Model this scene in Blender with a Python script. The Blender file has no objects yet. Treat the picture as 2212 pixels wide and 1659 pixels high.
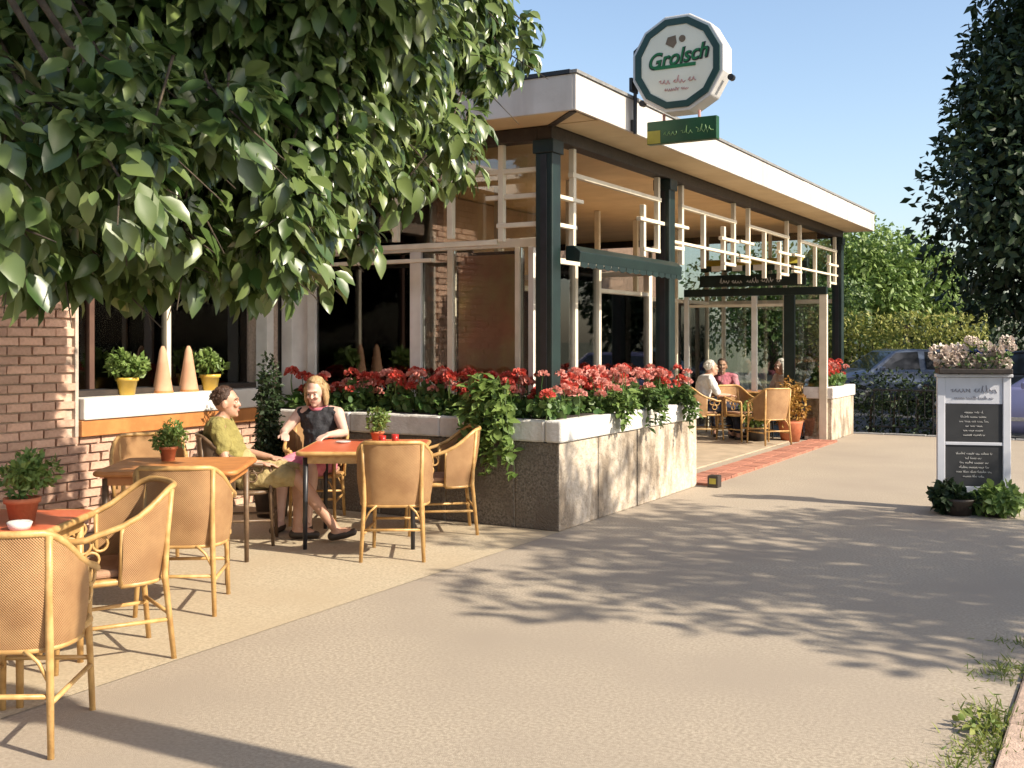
import bpy, bmesh, math, random
import numpy as np
from mathutils import Vector, Matrix, Quaternion

R = math.radians
rnd = random.Random(11)
nrs = np.random.default_rng(5)
sc = bpy.context.scene
col = sc.collection

# ------------------------------------------------------------------ camera, sky, sun, exposure
cam = bpy.data.cameras.new('camera')
camo = bpy.data.objects.new('camera', cam)
col.objects.link(camo)
camo.location = (0, 0, 1.6)
camo.rotation_euler = (R(90), 0, 0)
cam.sensor_width = 36
cam.lens = 38.08
cam.shift_y = -0.0441
cam.clip_start = 0.05
cam.clip_end = 2000
sc.camera = camo

SUN_EL, SUN_AZ = 36.0, 118.0           # azimuth from +Y towards +X
ts = Vector((math.sin(R(SUN_AZ)) * math.cos(R(SUN_EL)), math.cos(R(SUN_AZ)) * math.cos(R(SUN_EL)), math.sin(R(SUN_EL))))
w = bpy.data.worlds.new('World')
sc.world = w
w.use_nodes = True
nt = w.node_tree
bg = nt.nodes['Background']
sky = nt.nodes.new('ShaderNodeTexSky')
sky.sky_type = 'NISHITA'
sky.sun_disc = False
sky.sun_elevation = R(SUN_EL)
sky.sun_rotation = R(SUN_AZ)
sky.air_density = 1.0
sky.dust_density = 1.7
sky.ozone_density = 0.8
nt.links.new(sky.outputs[0], bg.inputs[0])
bg.inputs[1].default_value = 0.15
sl = bpy.data.lights.new('sun', 'SUN')
sl.energy = 5.0
sl.angle = R(0.6)
sl.color = (1.0, 0.90, 0.74)
slo = bpy.data.objects.new('sun', sl)
slo.rotation_euler = ts.to_track_quat('Z', 'Y').to_euler()
slo.location = (20, -10, 20)
col.objects.link(slo)
sc.view_settings.view_transform = 'Standard'
sc.view_settings.look = 'None'
sc.view_settings.gamma = 1
sc.view_settings.use_curve_mapping = False
sc.view_settings.exposure = 0.64
sc.cycles.max_bounces = 8
sc.cycles.transparent_max_bounces = 16

# ------------------------------------------------------------------ frames of reference
O = Vector((0.31, 9.28, 0))             # foot of the pavilion's corner column
N = Vector((0.866, -0.5, 0))            # out of the street front
U = Vector((0.5, 0.866, 0))             # along the street front, away
SROT = R(-30)


def S(sx, sy, z=0.0):
    return O + N * sx + U * sy + Vector((0, 0, z))


F = 2340.0


def P(X, Y, d):                         # a sight line of the photograph and a distance -> a point of the place
    return Vector(((X - 1106) / F * d, d, 1.6 - (Y - 732) / F * d))


# ------------------------------------------------------------------ materials
def mat(name, c, rough=0.7, c2=None, scale=8.0, bump=0.0, bscale=60.0, metal=0.0, spec=0.5, rand=0.0, detail=4.0, c3=None, s3=1.2, stretch=None, lo3=.42, hi3=.62):
    m = bpy.data.materials.new(name)
    m.use_nodes = True
    t = m.node_tree
    b = t.nodes['Principled BSDF']
    b.inputs['Roughness'].default_value = rough
    b.inputs['Metallic'].default_value = metal
    b.inputs['Specular IOR Level'].default_value = spec
    tc = t.nodes.new('ShaderNodeTexCoord')
    if c2 is None:
        c2 = tuple(x * 0.8 for x in c)
    n = t.nodes.new('ShaderNodeTexNoise')
    n.inputs['Scale'].default_value = scale
    n.inputs['Detail'].default_value = detail
    t.links.new(tc.outputs['Object'], n.inputs['Vector'])
    r = t.nodes.new('ShaderNodeValToRGB')
    r.color_ramp.elements[0].position = 0.35
    r.color_ramp.elements[1].position = 0.65
    r.color_ramp.elements[0].color = (*c2, 1)
    r.color_ramp.elements[1].color = (*c, 1)
    t.links.new(n.outputs['Fac'], r.inputs['Fac'])
    out = r.outputs['Color']
    if c3 is not None:
        n3 = t.nodes.new('ShaderNodeTexNoise')
        n3.inputs['Scale'].default_value = s3
        n3.inputs['Detail'].default_value = 6
        if stretch:
            mp = t.nodes.new('ShaderNodeMapping'); mp.inputs['Scale'].default_value = stretch
            t.links.new(tc.outputs['Object'], mp.inputs['Vector']); t.links.new(mp.outputs[0], n3.inputs['Vector'])
        else:
            t.links.new(tc.outputs['Object'], n3.inputs['Vector'])
        r3 = t.nodes.new('ShaderNodeValToRGB')
        r3.color_ramp.elements[0].position = lo3
        r3.color_ramp.elements[1].position = hi3
        t.links.new(n3.outputs['Fac'], r3.inputs['Fac'])
        mx = t.nodes.new('ShaderNodeMix')
        mx.data_type = 'RGBA'
        mx.inputs['B'].default_value = (*c3, 1)
        t.links.new(r3.outputs['Color'], mx.inputs['Factor'])
        t.links.new(out, mx.inputs['A'])
        out = mx.outputs['Result']
    if rand > 0:
        oi = t.nodes.new('ShaderNodeObjectInfo')
        hs = t.nodes.new('ShaderNodeHueSaturation')
        mr = t.nodes.new('ShaderNodeMapRange')
        mr.inputs['To Min'].default_value = 1 - rand
        mr.inputs['To Max'].default_value = 1 + rand
        t.links.new(oi.outputs['Random'], mr.inputs['Value'])
        t.links.new(mr.outputs[0], hs.inputs['Value'])
        t.links.new(out, hs.inputs['Color'])
        out = hs.outputs['Color']
    t.links.new(out, b.inputs['Base Color'])
    if bump > 0:
        nb = t.nodes.new('ShaderNodeTexNoise')
        nb.inputs['Scale'].default_value = bscale
        nb.inputs['Detail'].default_value = 5
        t.links.new(tc.outputs['Object'], nb.inputs['Vector'])
        bp = t.nodes.new('ShaderNodeBump')
        bp.inputs['Strength'].default_value = bump
        bp.inputs['Distance'].default_value = 0.02
        t.links.new(nb.outputs['Fac'], bp.inputs['Height'])
        t.links.new(bp.outputs['Normal'], b.inputs['Normal'])
    return m


def weave_mat(name, c, c2, fx=240.0, fz=300.0):
    m = mat(name, c, 0.55, c2, 9, 0)
    t = m.node_tree
    b = t.nodes['Principled BSDF']
    src = b.inputs['Base Color'].links[0].from_socket
    uv = t.nodes.new('ShaderNodeUVMap')
    sep = t.nodes.new('ShaderNodeSeparateXYZ')
    t.links.new(uv.outputs[0], sep.inputs[0])

    def wave(sock, f):
        a = t.nodes.new('ShaderNodeMath'); a.operation = 'MULTIPLY'; a.inputs[1].default_value = f
        t.links.new(sock, a.inputs[0])
        s = t.nodes.new('ShaderNodeMath'); s.operation = 'SINE'
        t.links.new(a.outputs[0], s.inputs[0])
        return s.outputs[0]
    wx, wz = wave(sep.outputs[0], fx), wave(sep.outputs[1], fz)
    mu = t.nodes.new('ShaderNodeMath'); mu.operation = 'MULTIPLY'
    t.links.new(wx, mu.inputs[0]); t.links.new(wz, mu.inputs[1])
    mr = t.nodes.new('ShaderNodeMapRange')
    mr.inputs['From Min'].default_value = -1
    mr.inputs['To Min'].default_value = 0.6
    mr.inputs['To Max'].default_value = 1.15
    t.links.new(mu.outputs[0], mr.inputs['Value'])
    hs = t.nodes.new('ShaderNodeHueSaturation')
    t.links.new(src, hs.inputs['Color']); t.links.new(mr.outputs[0], hs.inputs['Value'])
    t.links.new(hs.outputs[0], b.inputs['Base Color'])
    bp = t.nodes.new('ShaderNodeBump'); bp.inputs['Strength'].default_value = 0.6; bp.inputs['Distance'].default_value = 0.004
    t.links.new(mu.outputs[0], bp.inputs['Height']); t.links.new(bp.outputs[0], b.inputs['Normal'])
    return m


def leaf_mat(name, ca, cb, rough=0.4, trans=0.25, spec=0.5):
    m = bpy.data.materials.new(name)
    m.use_nodes = True
    t = m.node_tree
    b = t.nodes['Principled BSDF']
    b.inputs['Roughness'].default_value = rough
    b.inputs['Specular IOR Level'].default_value = spec
    a = t.nodes.new('ShaderNodeAttribute'); a.attribute_name = 'tint'
    oi = t.nodes.new('ShaderNodeObjectInfo')
    ad = t.nodes.new('ShaderNodeMath'); ad.operation = 'ADD'
    t.links.new(a.outputs['Fac'], ad.inputs[0])
    t.links.new(oi.outputs['Random'], ad.inputs[1])
    fr = t.nodes.new('ShaderNodeMath'); fr.operation = 'FRACT'
    t.links.new(ad.outputs[0], fr.inputs[0])
    mx = t.nodes.new('ShaderNodeMix'); mx.data_type = 'RGBA'
    mx.inputs['A'].default_value = (*ca, 1); mx.inputs['B'].default_value = (*cb, 1)
    t.links.new(fr.outputs[0], mx.inputs['Factor'])
    t.links.new(mx.outputs['Result'], b.inputs['Base Color'])
    tr = t.nodes.new('ShaderNodeBsdfTranslucent')
    t.links.new(mx.outputs['Result'], tr.inputs['Color'])
    ms = t.nodes.new('ShaderNodeMixShader'); ms.inputs[0].default_value = trans
    out = t.nodes['Material Output']
    t.links.new(b.outputs[0], ms.inputs[1]); t.links.new(tr.outputs[0], ms.inputs[2])
    t.links.new(ms.outputs[0], out.inputs['Surface'])
    return m


def glass_mat(name, tint=(0.90, 0.92, 0.91), refl=1.0):
    m = bpy.data.materials.new(name)
    m.use_nodes = True
    t = m.node_tree
    t.nodes.remove(t.nodes['Principled BSDF'])
    tr = t.nodes.new('ShaderNodeBsdfTransparent'); tr.inputs[0].default_value = (*tint, 1)
    gl = t.nodes.new('ShaderNodeBsdfGlossy'); gl.inputs['Roughness'].default_value = 0.02
    fr = t.nodes.new('ShaderNodeFresnel'); fr.inputs[0].default_value = 1.75
    ms = t.nodes.new('ShaderNodeMixShader')
    t.links.new(fr.outputs[0], ms.inputs[0]); t.links.new(tr.outputs[0], ms.inputs[1]); t.links.new(gl.outputs[0], ms.inputs[2])
    t.links.new(ms.outputs[0], t.nodes['Material Output'].inputs['Surface'])
    return m


M = {}
M['pave'] = mat('pavement_concrete', (0.455, 0.38, 0.29), 0.9, (0.30, 0.247, 0.185), 60, 0.35, 240, c3=(0.33, 0.272, 0.21), s3=0.8, lo3=.40, hi3=.70)
M['terrace'] = mat('terrace_concrete', (0.53, 0.44, 0.305), 0.9, (0.38, 0.31, 0.21), 55, 0.35, 240, c3=(0.43, 0.34, 0.225), s3=1.1, lo3=.40, hi3=.70)
M['asphalt'] = mat('asphalt', (0.07, 0.068, 0.066), 0.9, (0.045, 0.044, 0.043), 80, 0.5, 200)
M['ground'] = mat('ground_earth', (0.16, 0.14, 0.09), 0.95, (0.08, 0.10, 0.04), 2.0, 0.4, 30)
M['kerb'] = mat('kerb_stone', (0.50, 0.36, 0.28), 0.9, (0.36, 0.26, 0.2), 30, 0.4, 120, rand=0.1)
M['kerb_grey'] = mat('kerb_grey', (0.30, 0.29, 0.28), 0.9, (0.2, 0.2, 0.2), 30, 0.4, 120, rand=0.1)
M['white'] = mat('white_paint', (0.78, 0.75, 0.70), 0.5, (0.66, 0.63, 0.58), 5, 0.08, 40)
M['cream'] = mat('cream_frame', (0.78, 0.70, 0.55), 0.5, (0.68, 0.60, 0.46), 6, 0.05, 40)
M['fascia'] = mat('fascia_white', (0.68, 0.635, 0.59), 0.55, (0.58, 0.535, 0.49), 3, 0.1, 25, c3=(0.46, 0.40, 0.35), s3=4.0, stretch=(1, 1, .10), lo3=.48, hi3=.72)
M['soffit'] = mat('soffit_ochre', (0.72, 0.56, 0.33), 0.6, (0.63, 0.48, 0.27), 2.5, 0.1, 30)
M['ceil'] = mat('ceiling_ochre', (0.78, 0.54, 0.28), 0.6, (0.68, 0.46, 0.23), 2.5, 0.1, 30)
M['green'] = mat('dark_green_paint', (0.010, 0.024, 0.021), 0.4, (0.006, 0.015, 0.014), 6, 0.05, 40)
M['darkwood'] = mat('dark_brown_timber', (0.045, 0.032, 0.024), 0.5, (0.028, 0.02, 0.016), 12, 0.15, 50)
M['dark'] = mat('dark_metal', (0.025, 0.025, 0.03), 0.4, (0.018, 0.018, 0.02), 10)
M['interior'] = mat('interior_ochre', (0.52, 0.34, 0.18), 0.7, (0.40, 0.25, 0.13), 3)
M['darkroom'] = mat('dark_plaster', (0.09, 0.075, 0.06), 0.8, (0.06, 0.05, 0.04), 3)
M['floor'] = mat('floor_tile', (0.48, 0.38, 0.27), 0.6, (0.38, 0.30, 0.21), 4)
M['glass'] = glass_mat('window_glass')
M['brick'] = mat('red_brick', (0.66, 0.43, 0.31), 0.9, (0.53, 0.325, 0.235), 22, 0.4, 90, rand=0.2)
M['brick_edge'] = mat('red_edging_brick', (0.46, 0.20, 0.13), 0.9, (0.34, 0.14, 0.09), 22, 0.4, 90, rand=0.22)
M['mortar'] = mat('mortar', (0.60, 0.46, 0.36), 0.95, (0.46, 0.35, 0.27), 40, 0.5, 120)
M['orangewood'] = mat('orange_timber', (0.56, 0.23, 0.07), 0.5, (0.44, 0.17, 0.05), 9, 0.1, 60)
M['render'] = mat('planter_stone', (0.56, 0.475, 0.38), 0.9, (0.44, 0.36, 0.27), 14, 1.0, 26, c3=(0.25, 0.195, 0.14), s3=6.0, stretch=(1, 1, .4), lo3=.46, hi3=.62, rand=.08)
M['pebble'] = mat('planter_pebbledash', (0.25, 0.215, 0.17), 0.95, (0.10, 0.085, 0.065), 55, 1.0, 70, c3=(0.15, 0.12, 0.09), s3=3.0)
M['coping'] = mat('white_coping', (0.74, 0.715, 0.67), 0.8, (0.62, 0.59, 0.54), 9, 0.4, 45, c3=(0.44, 0.40, 0.34), s3=5.0, stretch=(1, 1, .25), lo3=.52, hi3=.75)
M['soil'] = mat('potting_soil', (0.045, 0.032, 0.022), 0.95, (0.025, 0.018, 0.012), 40, 0.8, 60)
M['bamboo'] = mat('rattan_cane', (0.58, 0.36, 0.14), 0.4, (0.42, 0.235, 0.08), 18, 0.1, 80)
M['weave'] = weave_mat('woven_rattan', (0.50, 0.285, 0.125), (0.39, 0.205, 0.085), 620, 560)
M['bamboo_dark'] = mat('brown_cane', (0.16, 0.10, 0.055), 0.45, (0.10, 0.06, 0.035), 18, 0.1, 80)
M['weave_dark'] = weave_mat('brown_woven_rattan', (0.15, 0.095, 0.055), (0.09, 0.055, 0.035), 620, 560)
M['redtop'] = mat('coral_red_tabletop', (0.62, 0.14, 0.06), 0.35, (0.56, 0.12, 0.05), 5, 0.05, 60)
M['cushion'] = mat('brown_cushion', (0.42, 0.25, 0.16), 0.9, (0.34, 0.2, 0.12), 20, 0.2, 150)
M['terracotta'] = mat('terracotta', (0.50, 0.16, 0.07), 0.75, (0.42, 0.12, 0.05), 12, 0.15, 80)
M['yellowpot'] = mat('yellow_glaze', (0.78, 0.52, 0.09), 0.3, (0.55, 0.36, 0.06), 6)
M['peach'] = mat('peach_fabric', (0.62, 0.36, 0.22), 0.8, (0.5, 0.27, 0.16), 6)
M['skin'] = mat('skin_tanned', (0.52, 0.29, 0.20), 0.5, (0.46, 0.25, 0.165), 14)
M['skin_pale'] = mat('skin_pale', (0.66, 0.44, 0.35), 0.5, (0.60, 0.38, 0.30), 14)
M['hair_brown'] = mat('brown_hair', (0.075, 0.035, 0.018), 0.5, (0.045, 0.02, 0.012), 60, 0.5, 120)
M['hair_blond'] = mat('blond_hair', (0.46, 0.32, 0.16), 0.5, (0.36, 0.23, 0.11), 60, 0.5, 120)
M['hair_grey'] = mat('white_hair', (0.66, 0.62, 0.56), 0.5, (0.5, 0.47, 0.42), 60, 0.5, 120)
M['yellowshirt'] = mat('olive_yellow_cotton', (0.29, 0.245, 0.075), 0.9, (0.22, 0.185, 0.055), 14, 0.9, 22)
M['shorts'] = mat('ochre_cotton', (0.42, 0.32, 0.15), 0.9, (0.33, 0.25, 0.11), 16, 0.9, 22)
M['blacktop'] = mat('charcoal_cotton', (0.030, 0.030, 0.036), 0.85, (0.018, 0.018, 0.022), 16, 0.9, 22)
M['pinkcloth'] = mat('pink_cotton', (0.62, 0.2, 0.26), 0.85, (0.55, 0.16, 0.22), 16)
M['whiteshirt'] = mat('white_cotton', (0.74, 0.74, 0.72), 0.85, (0.64, 0.65, 0.64), 16, 0.3, 60)
M['navy'] = mat('navy_cotton', (0.025, 0.028, 0.05), 0.85, (0.018, 0.02, 0.035), 16)
M['lips'] = mat('lips', (0.42, 0.16, 0.13), 0.5)
M['eye'] = mat('dark_eye', (0.03, 0.022, 0.018), 0.2)
M['sole'] = mat('dark_leather', (0.05, 0.035, 0.025), 0.5)
M['chalk'] = mat('chalkboard', (0.022, 0.022, 0.024), 0.7, (0.035, 0.035, 0.037), 5)
M['chalkmark'] = mat('chalk_marks', (0.62, 0.60, 0.57), 0.9)
M['boardwhite'] = mat('board_white', (0.64, 0.64, 0.68), 0.5, (0.56, 0.56, 0.60), 5)
M['greyprint'] = mat('grey_print', (0.30, 0.29, 0.32), 0.8)
M['signwhite'] = mat('sign_casing', (0.66, 0.64, 0.62), 0.4, (0.58, 0.56, 0.54), 4)
M['signface'] = mat('sign_face', (0.74, 0.73, 0.62), 0.4, (0.70, 0.68, 0.56), 4)
M['signgreen'] = mat('sign_green', (0.018, 0.055, 0.045), 0.35)
M['letter'] = mat('letter_green', (0.012, 0.16, 0.045), 0.4)
M['lettershadow'] = mat('letter_dark', (0.025, 0.03, 0.02), 0.4)
M['emblem'] = mat('emblem_brown', (0.17, 0.12, 0.075), 0.5)
M['signpink'] = mat('sign_pink', (0.58, 0.31, 0.29), 0.5)
M['plate'] = mat('plate_green', (0.014, 0.085, 0.028), 0.35, (0.012, 0.06, 0.022), 5)
M['platetext'] = mat('plate_text', (0.20, 0.34, 0.13), 0.5)
M['plateyellow'] = mat('plate_yellow', (0.42, 0.36, 0.05), 0.5)
M['bark'] = mat('bark', (0.10, 0.075, 0.052), 0.95, (0.05, 0.038, 0.028), 18, 0.9, 30)
M['leaf_big'] = leaf_mat('laurel_leaf', (0.04, 0.085, 0.018), (0.155, 0.205, 0.065), 0.34, 0.24, 0.7)
M['leaf_sun'] = leaf_mat('sunlit_laurel_leaf', (0.10, 0.16, 0.038), (0.22, 0.27, 0.085), 0.34, 0.3, 0.7)  # laurel leaf with sunlight put into its colour
M['leaf_dark'] = leaf_mat('dark_leaf', (0.018, 0.034, 0.014), (0.035, 0.058, 0.02), 0.5, 0.12, 0.3)
M['leaf_mid'] = leaf_mat('mid_leaf', (0.055, 0.105, 0.022), (0.13, 0.195, 0.05), 0.5, 0.25)
M['leaf_light'] = leaf_mat('light_leaf', (0.11, 0.19, 0.04), (0.24, 0.33, 0.09), 0.5, 0.3)
M['leaf_yellow'] = leaf_mat('yellow_leaf', (0.20, 0.24, 0.045), (0.40, 0.38, 0.10), 0.6, 0.3)
M['leaf_ger'] = leaf_mat('geranium_leaf', (0.05, 0.12, 0.025), (0.14, 0.21, 0.055), 0.5, 0.25)
M['leaf_grass'] = leaf_mat('grass_blade', (0.10, 0.16, 0.03), (0.26, 0.28, 0.06), 0.6, 0.3)
M['leaf_dry'] = leaf_mat('dry_leaf', (0.16, 0.09, 0.03), (0.30, 0.19, 0.07), 0.7, 0.15)
M['leaf_rust'] = leaf_mat('rust_leaf', (0.36, 0.17, 0.04), (0.42, 0.26, 0.05), 0.6, 0.25)
M['petal_red'] = leaf_mat('petal_red', (0.56, 0.05, 0.035), (0.68, 0.17, 0.12), 0.5, 0.25)
M['petal_pink'] = leaf_mat('petal_pink', (0.68, 0.24, 0.19), (0.74, 0.40, 0.34), 0.5, 0.25)
M['petal_pale'] = leaf_mat('petal_pale', (0.62, 0.50, 0.44), (0.72, 0.64, 0.54), 0.6, 0.25)
M['lavender'] = mat('lavender_car_paint', (0.15, 0.16, 0.30), 0.22, (0.135, 0.145, 0.28), 2)
M['silver'] = mat('silver_car_paint', (0.20, 0.23, 0.29), 0.2, (0.18, 0.21, 0.27), 2, metal=0.3)
M['bluepaint'] = mat('blue_car_paint', (0.03, 0.06, 0.30), 0.2, (0.025, 0.05, 0.26), 2)
M['blackpaint'] = mat('black_car_paint', (0.02, 0.022, 0.026), 0.2, (0.018, 0.02, 0.022), 2)
M['maroon'] = mat('maroon_car_paint', (0.12, 0.02, 0.035), 0.2, (0.10, 0.018, 0.03), 2)
M['carglass'] = mat('car_glass', (0.02, 0.025, 0.028), 0.08, (0.02, 0.025, 0.028), 2, spec=0.8)
M['tyre'] = mat('tyre_rubber', (0.02, 0.02, 0.02), 0.85)
M['rim'] = mat('wheel_rim', (0.45, 0.45, 0.47), 0.3, metal=0.7)
M['lamp'] = mat('lamp_lens', (0.7, 0.7, 0.68), 0.1)
M['rooftile'] = mat('grey_green_roof', (0.16, 0.18, 0.17), 0.8, (0.11, 0.125, 0.12), 12, 0.5, 20)
M['housewall'] = mat('house_brick', (0.30, 0.19, 0.14), 0.9, (0.22, 0.14, 0.10), 18, 0.4, 30)
M['stone'] = mat('pale_stone', (0.55, 0.48, 0.40), 0.85, (0.42, 0.35, 0.29), 12, 0.3, 50)
M['curtain'] = mat('brown_curtain', (0.12, 0.065, 0.045), 0.9, (0.08, 0.04, 0.03), 6)
M['banner_red'] = mat('banner_red', (0.40, 0.06, 0.05), 0.8)
M['china'] = mat('white_china', (0.72, 0.70, 0.66), 0.2)
M['redglass'] = mat('red_glass', (0.45, 0.03, 0.02), 0.1)


# ------------------------------------------------------------------ mesh helpers
class MB:
    def __init__(s):
        s.v, s.f, s.m, s.uv = [], [], [], {}

    def add(s, vs, fs, mi=0):
        o = len(s.v)
        s.v += [tuple(v) for v in vs]
        for f in fs:
            s.f.append(tuple(i + o for i in f)); s.m.append(mi)
        return s

    def box(s, x0, x1, y0, y1, z0, z1, mi=0):
        x0, x1 = min(x0, x1), max(x0, x1); y0, y1 = min(y0, y1), max(y0, y1); z0, z1 = min(z0, z1), max(z0, z1)
        return s.add([(x0, y0, z0), (x1, y0, z0), (x1, y1, z0), (x0, y1, z0), (x0, y0, z1), (x1, y0, z1), (x1, y1, z1), (x0, y1, z1)],
                     [(3, 2, 1, 0), (4, 5, 6, 7), (0, 1, 5, 4), (1, 2, 6, 5), (2, 3, 7, 6), (3, 0, 4, 7)], mi)

    def tube(s, pts, r, n=8, mi=0, caps=True, closed=False):
        pts = [Vector(p) for p in pts]
        k = len(pts)
        rs = [r] * k if isinstance(r, (int, float)) else list(r)
        o = len(s.v)
        prev = None
        for i, p in enumerate(pts):
            if closed:
                d = pts[(i + 1) % k] - pts[i - 1]
            else:
                d = pts[min(i + 1, k - 1)] - pts[max(i - 1, 0)]
            d.normalize()
            if prev is None:
                a = Vector((0, 0, 1)) if abs(d.z) < 0.9 else Vector((1, 0, 0))
                x = d.cross(a).normalized()
            else:
                x = (prev - d * prev.dot(d)).normalized()
            prev = x
            y = d.cross(x)
            for j in range(n):
                an = 2 * math.pi * j / n
                s.v.append(tuple(p + (x * math.cos(an) + y * math.sin(an)) * rs[i]))
        for i in range(k if closed else k - 1):
            i2 = (i + 1) % k
            for j in range(n):
                j2 = (j + 1) % n
                s.f.append((o + i * n + j, o + i * n + j2, o + i2 * n + j2, o + i2 * n + j)); s.m.append(mi)
        if caps and not closed:
            s.f.append(tuple(o + j for j in range(n))[::-1]); s.m.append(mi)
            s.f.append(tuple(o + (k - 1) * n + j for j in range(n))); s.m.append(mi)
        return s

    def lathe(s, prof, c=(0, 0, 0), n=20, mi=0, cap=True):
        o = len(s.v)
        for r, z in prof:
            for j in range(n):
                a = 2 * math.pi * j / n
                s.v.append((c[0] + r * math.cos(a), c[1] + r * math.sin(a), c[2] + z))
        for i in range(len(prof) - 1):
            for j in range(n):
                j2 = (j + 1) % n
                s.f.append((o + i * n + j, o + i * n + j2, o + (i + 1) * n + j2, o + (i + 1) * n + j)); s.m.append(mi)
        if cap:
            s.f.append(tuple(o + j for j in range(n))[::-1]); s.m.append(mi)
            s.f.append(tuple(o + (len(prof) - 1) * n + j for j in range(n))); s.m.append(mi)
        return s

    def ell(s, c, r, n=14, k=9, mi=0, rot=None):
        o = len(s.v)
        c = Vector(c)
        for i in range(k + 1):
            th = math.pi * (0.002 + 0.996 * i / k)
            for j in range(n):
                a = 2 * math.pi * j / n
                q = Vector((r[0] * math.sin(th) * math.cos(a), r[1] * math.sin(th) * math.sin(a), -r[2] * math.cos(th)))
                if rot is not None:
                    q = rot @ q
                s.v.append(tuple(c + q))
        for i in range(k):
            for j in range(n):
                j2 = (j + 1) % n
                s.f.append((o + i * n + j, o + i * n + j2, o + (i + 1) * n + j2, o + (i + 1) * n + j)); s.m.append(mi)
        s.f.append(tuple(o + j for j in range(n))[::-1]); s.m.append(mi)
        s.f.append(tuple(o + k * n + j for j in range(n))); s.m.append(mi)
        return s

    def capsule(s, pts, rs, n=10):
        s.tube(pts, rs, n)
        for p, r in zip(pts, rs):
            s.ell(p, (r, r, r), 10, 7)
        return s

    def prism(s, poly, axis, a, b, mi=0):
        """poly: 2-D outline; axis 'y': (x,z) outline swept from y=a to y=b; 'z': (x,y); 'x': (y,z)"""
        def q(p, t):
            return {'y': (p[0], t, p[1]), 'z': (p[0], p[1], t), 'x': (t, p[0], p[1])}[axis]
        n = len(poly)
        vs = [q(p, a) for p in poly] + [q(p, b) for p in poly]
        fs = [tuple(range(n))[::-1], tuple(range(n, 2 * n))] + [(i, (i + 1) % n, n + (i + 1) % n, n + i) for i in range(n)]
        return s.add(vs, fs, mi)

    def mesh(s, name, mats):
        me = bpy.data.meshes.new(name)
        me.from_pydata(s.v, [], s.f)
        if not isinstance(mats, (list, tuple)):
            mats = [mats]
        for m in mats:
            me.materials.append(m)
        if len(mats) > 1:
            me.polygons.foreach_set('material_index', s.m)
        bm = bmesh.new(); bm.from_mesh(me); bmesh.ops.recalc_face_normals(bm, faces=bm.faces); bm.to_mesh(me); bm.free()
        me.update()
        return me

    def build(s, name, mats, parent=None, smooth=False, bevel=0.0, loc=None):
        me = s.mesh(name, mats)
        return link(name, me, parent, smooth, bevel, loc)


def link(name, me, parent=None, smooth=False, bevel=0.0, loc=None):
    if smooth:
        me.polygons.foreach_set('use_smooth', [True] * len(me.polygons))
    o = bpy.data.objects.new(name, me)
    col.objects.link(o)
    if parent:
        o.parent = parent
    if loc is not None:
        o.location = loc
    if bevel > 0:
        b = o.modifiers.new('bevel', 'BEVEL'); b.width = bevel; b.segments = 2; b.limit_method = 'ANGLE'
    return o


def tag(o, label=None, cat=None, group=None, kind=None):
    if label: o['label'] = label
    if cat: o['category'] = cat
    if group: o['group'] = group
    if kind: o['kind'] = kind
    return o


def thing(name, label, cat, loc=(0, 0, 0), rotz=0.0, group=None):
    o = bpy.data.objects.new(name, None)
    o.empty_display_size = 0.1
    col.objects.link(o)
    o.location = loc
    o.rotation_euler = (0, 0, rotz)
    return tag(o, label, cat, group)


def copy_tree(o, parent=None):
    c = o.copy()
    col.objects.link(c)
    c.parent = parent
    for ch in list(o.children):
        copy_tree(ch, c)
    return c


def dup(root, loc, rotz, label, group=None):
    c = copy_tree(root)
    c.location = loc
    c.rotation_euler = (0, 0, rotz)
    tag(c, label, None, group)
    return c


# ------------------------------------------------------------------ leaves
def rot_from(dirs, nrm):
    """rows: leaf axis y=dirs, z close to nrm"""
    d = dirs / np.linalg.norm(dirs, axis=1, keepdims=True)
    x = np.cross(d, nrm)
    x /= (np.linalg.norm(x, axis=1, keepdims=True) + 1e-9)
    z = np.cross(x, d)
    return np.stack([x, d, z], axis=2)      # columns


LEAF_V = np.array([(0, 0, 0), (0, .18, -.02), (0, .45, -.05), (0, .75, -.09), (0, 1, -.17),
                   (-.20, .2, .04), (-.29, .47, .035), (-.19, .77, -.03),
                   (.20, .2, .04), (.29, .47, .035), (.19, .77, -.03)], float)
LEAF_F = [(0, 1, 5), (1, 2, 6, 5), (2, 3, 7, 6), (3, 4, 7), (0, 8, 1), (1, 8, 9, 2), (2, 9, 10, 3), (3, 10, 4)]
RHOMB_V = np.array([(0, 0, 0), (-.26, .5, .06), (0, 1, -.08), (.26, .5, .06)], float)
RHOMB_F = [(0, 2, 1), (0, 3, 2)]
ROUND_V = np.array([(0, 0, 0), (-.42, .25, .08), (-.45, .7, .04), (0, 1, -.05), (.45, .7, .04), (.42, .25, .08), (0, .5, -.02)], float)
ROUND_F = [(0, 6, 1), (1, 6, 2), (2, 6, 3), (3, 6, 4), (4, 6, 5), (5, 6, 0)]
BLADE_V = np.array([(-.03, 0, 0), (.03, 0, 0), (.025, .55, .03), (-.025, .55, .03), (0, 1, -.06)], float)
BLADE_F = [(0, 1, 2, 3), (3, 2, 4)]


def scatter(pos, dirs, nrm, size, tv=RHOMB_V, tf=RHOMB_F):
    n = len(pos)
    Rm = rot_from(dirs, nrm)
    v = np.einsum('nij,kj->nki', Rm, tv) * size[:, None, None] + pos[:, None, :]
    k = len(tv)
    fs = []
    base = np.arange(n) * k
    faces = []
    for f in tf:
        faces.append(base[:, None] + np.array(f)[None, :])
    return v.reshape(-1, 3), faces, k


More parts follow.
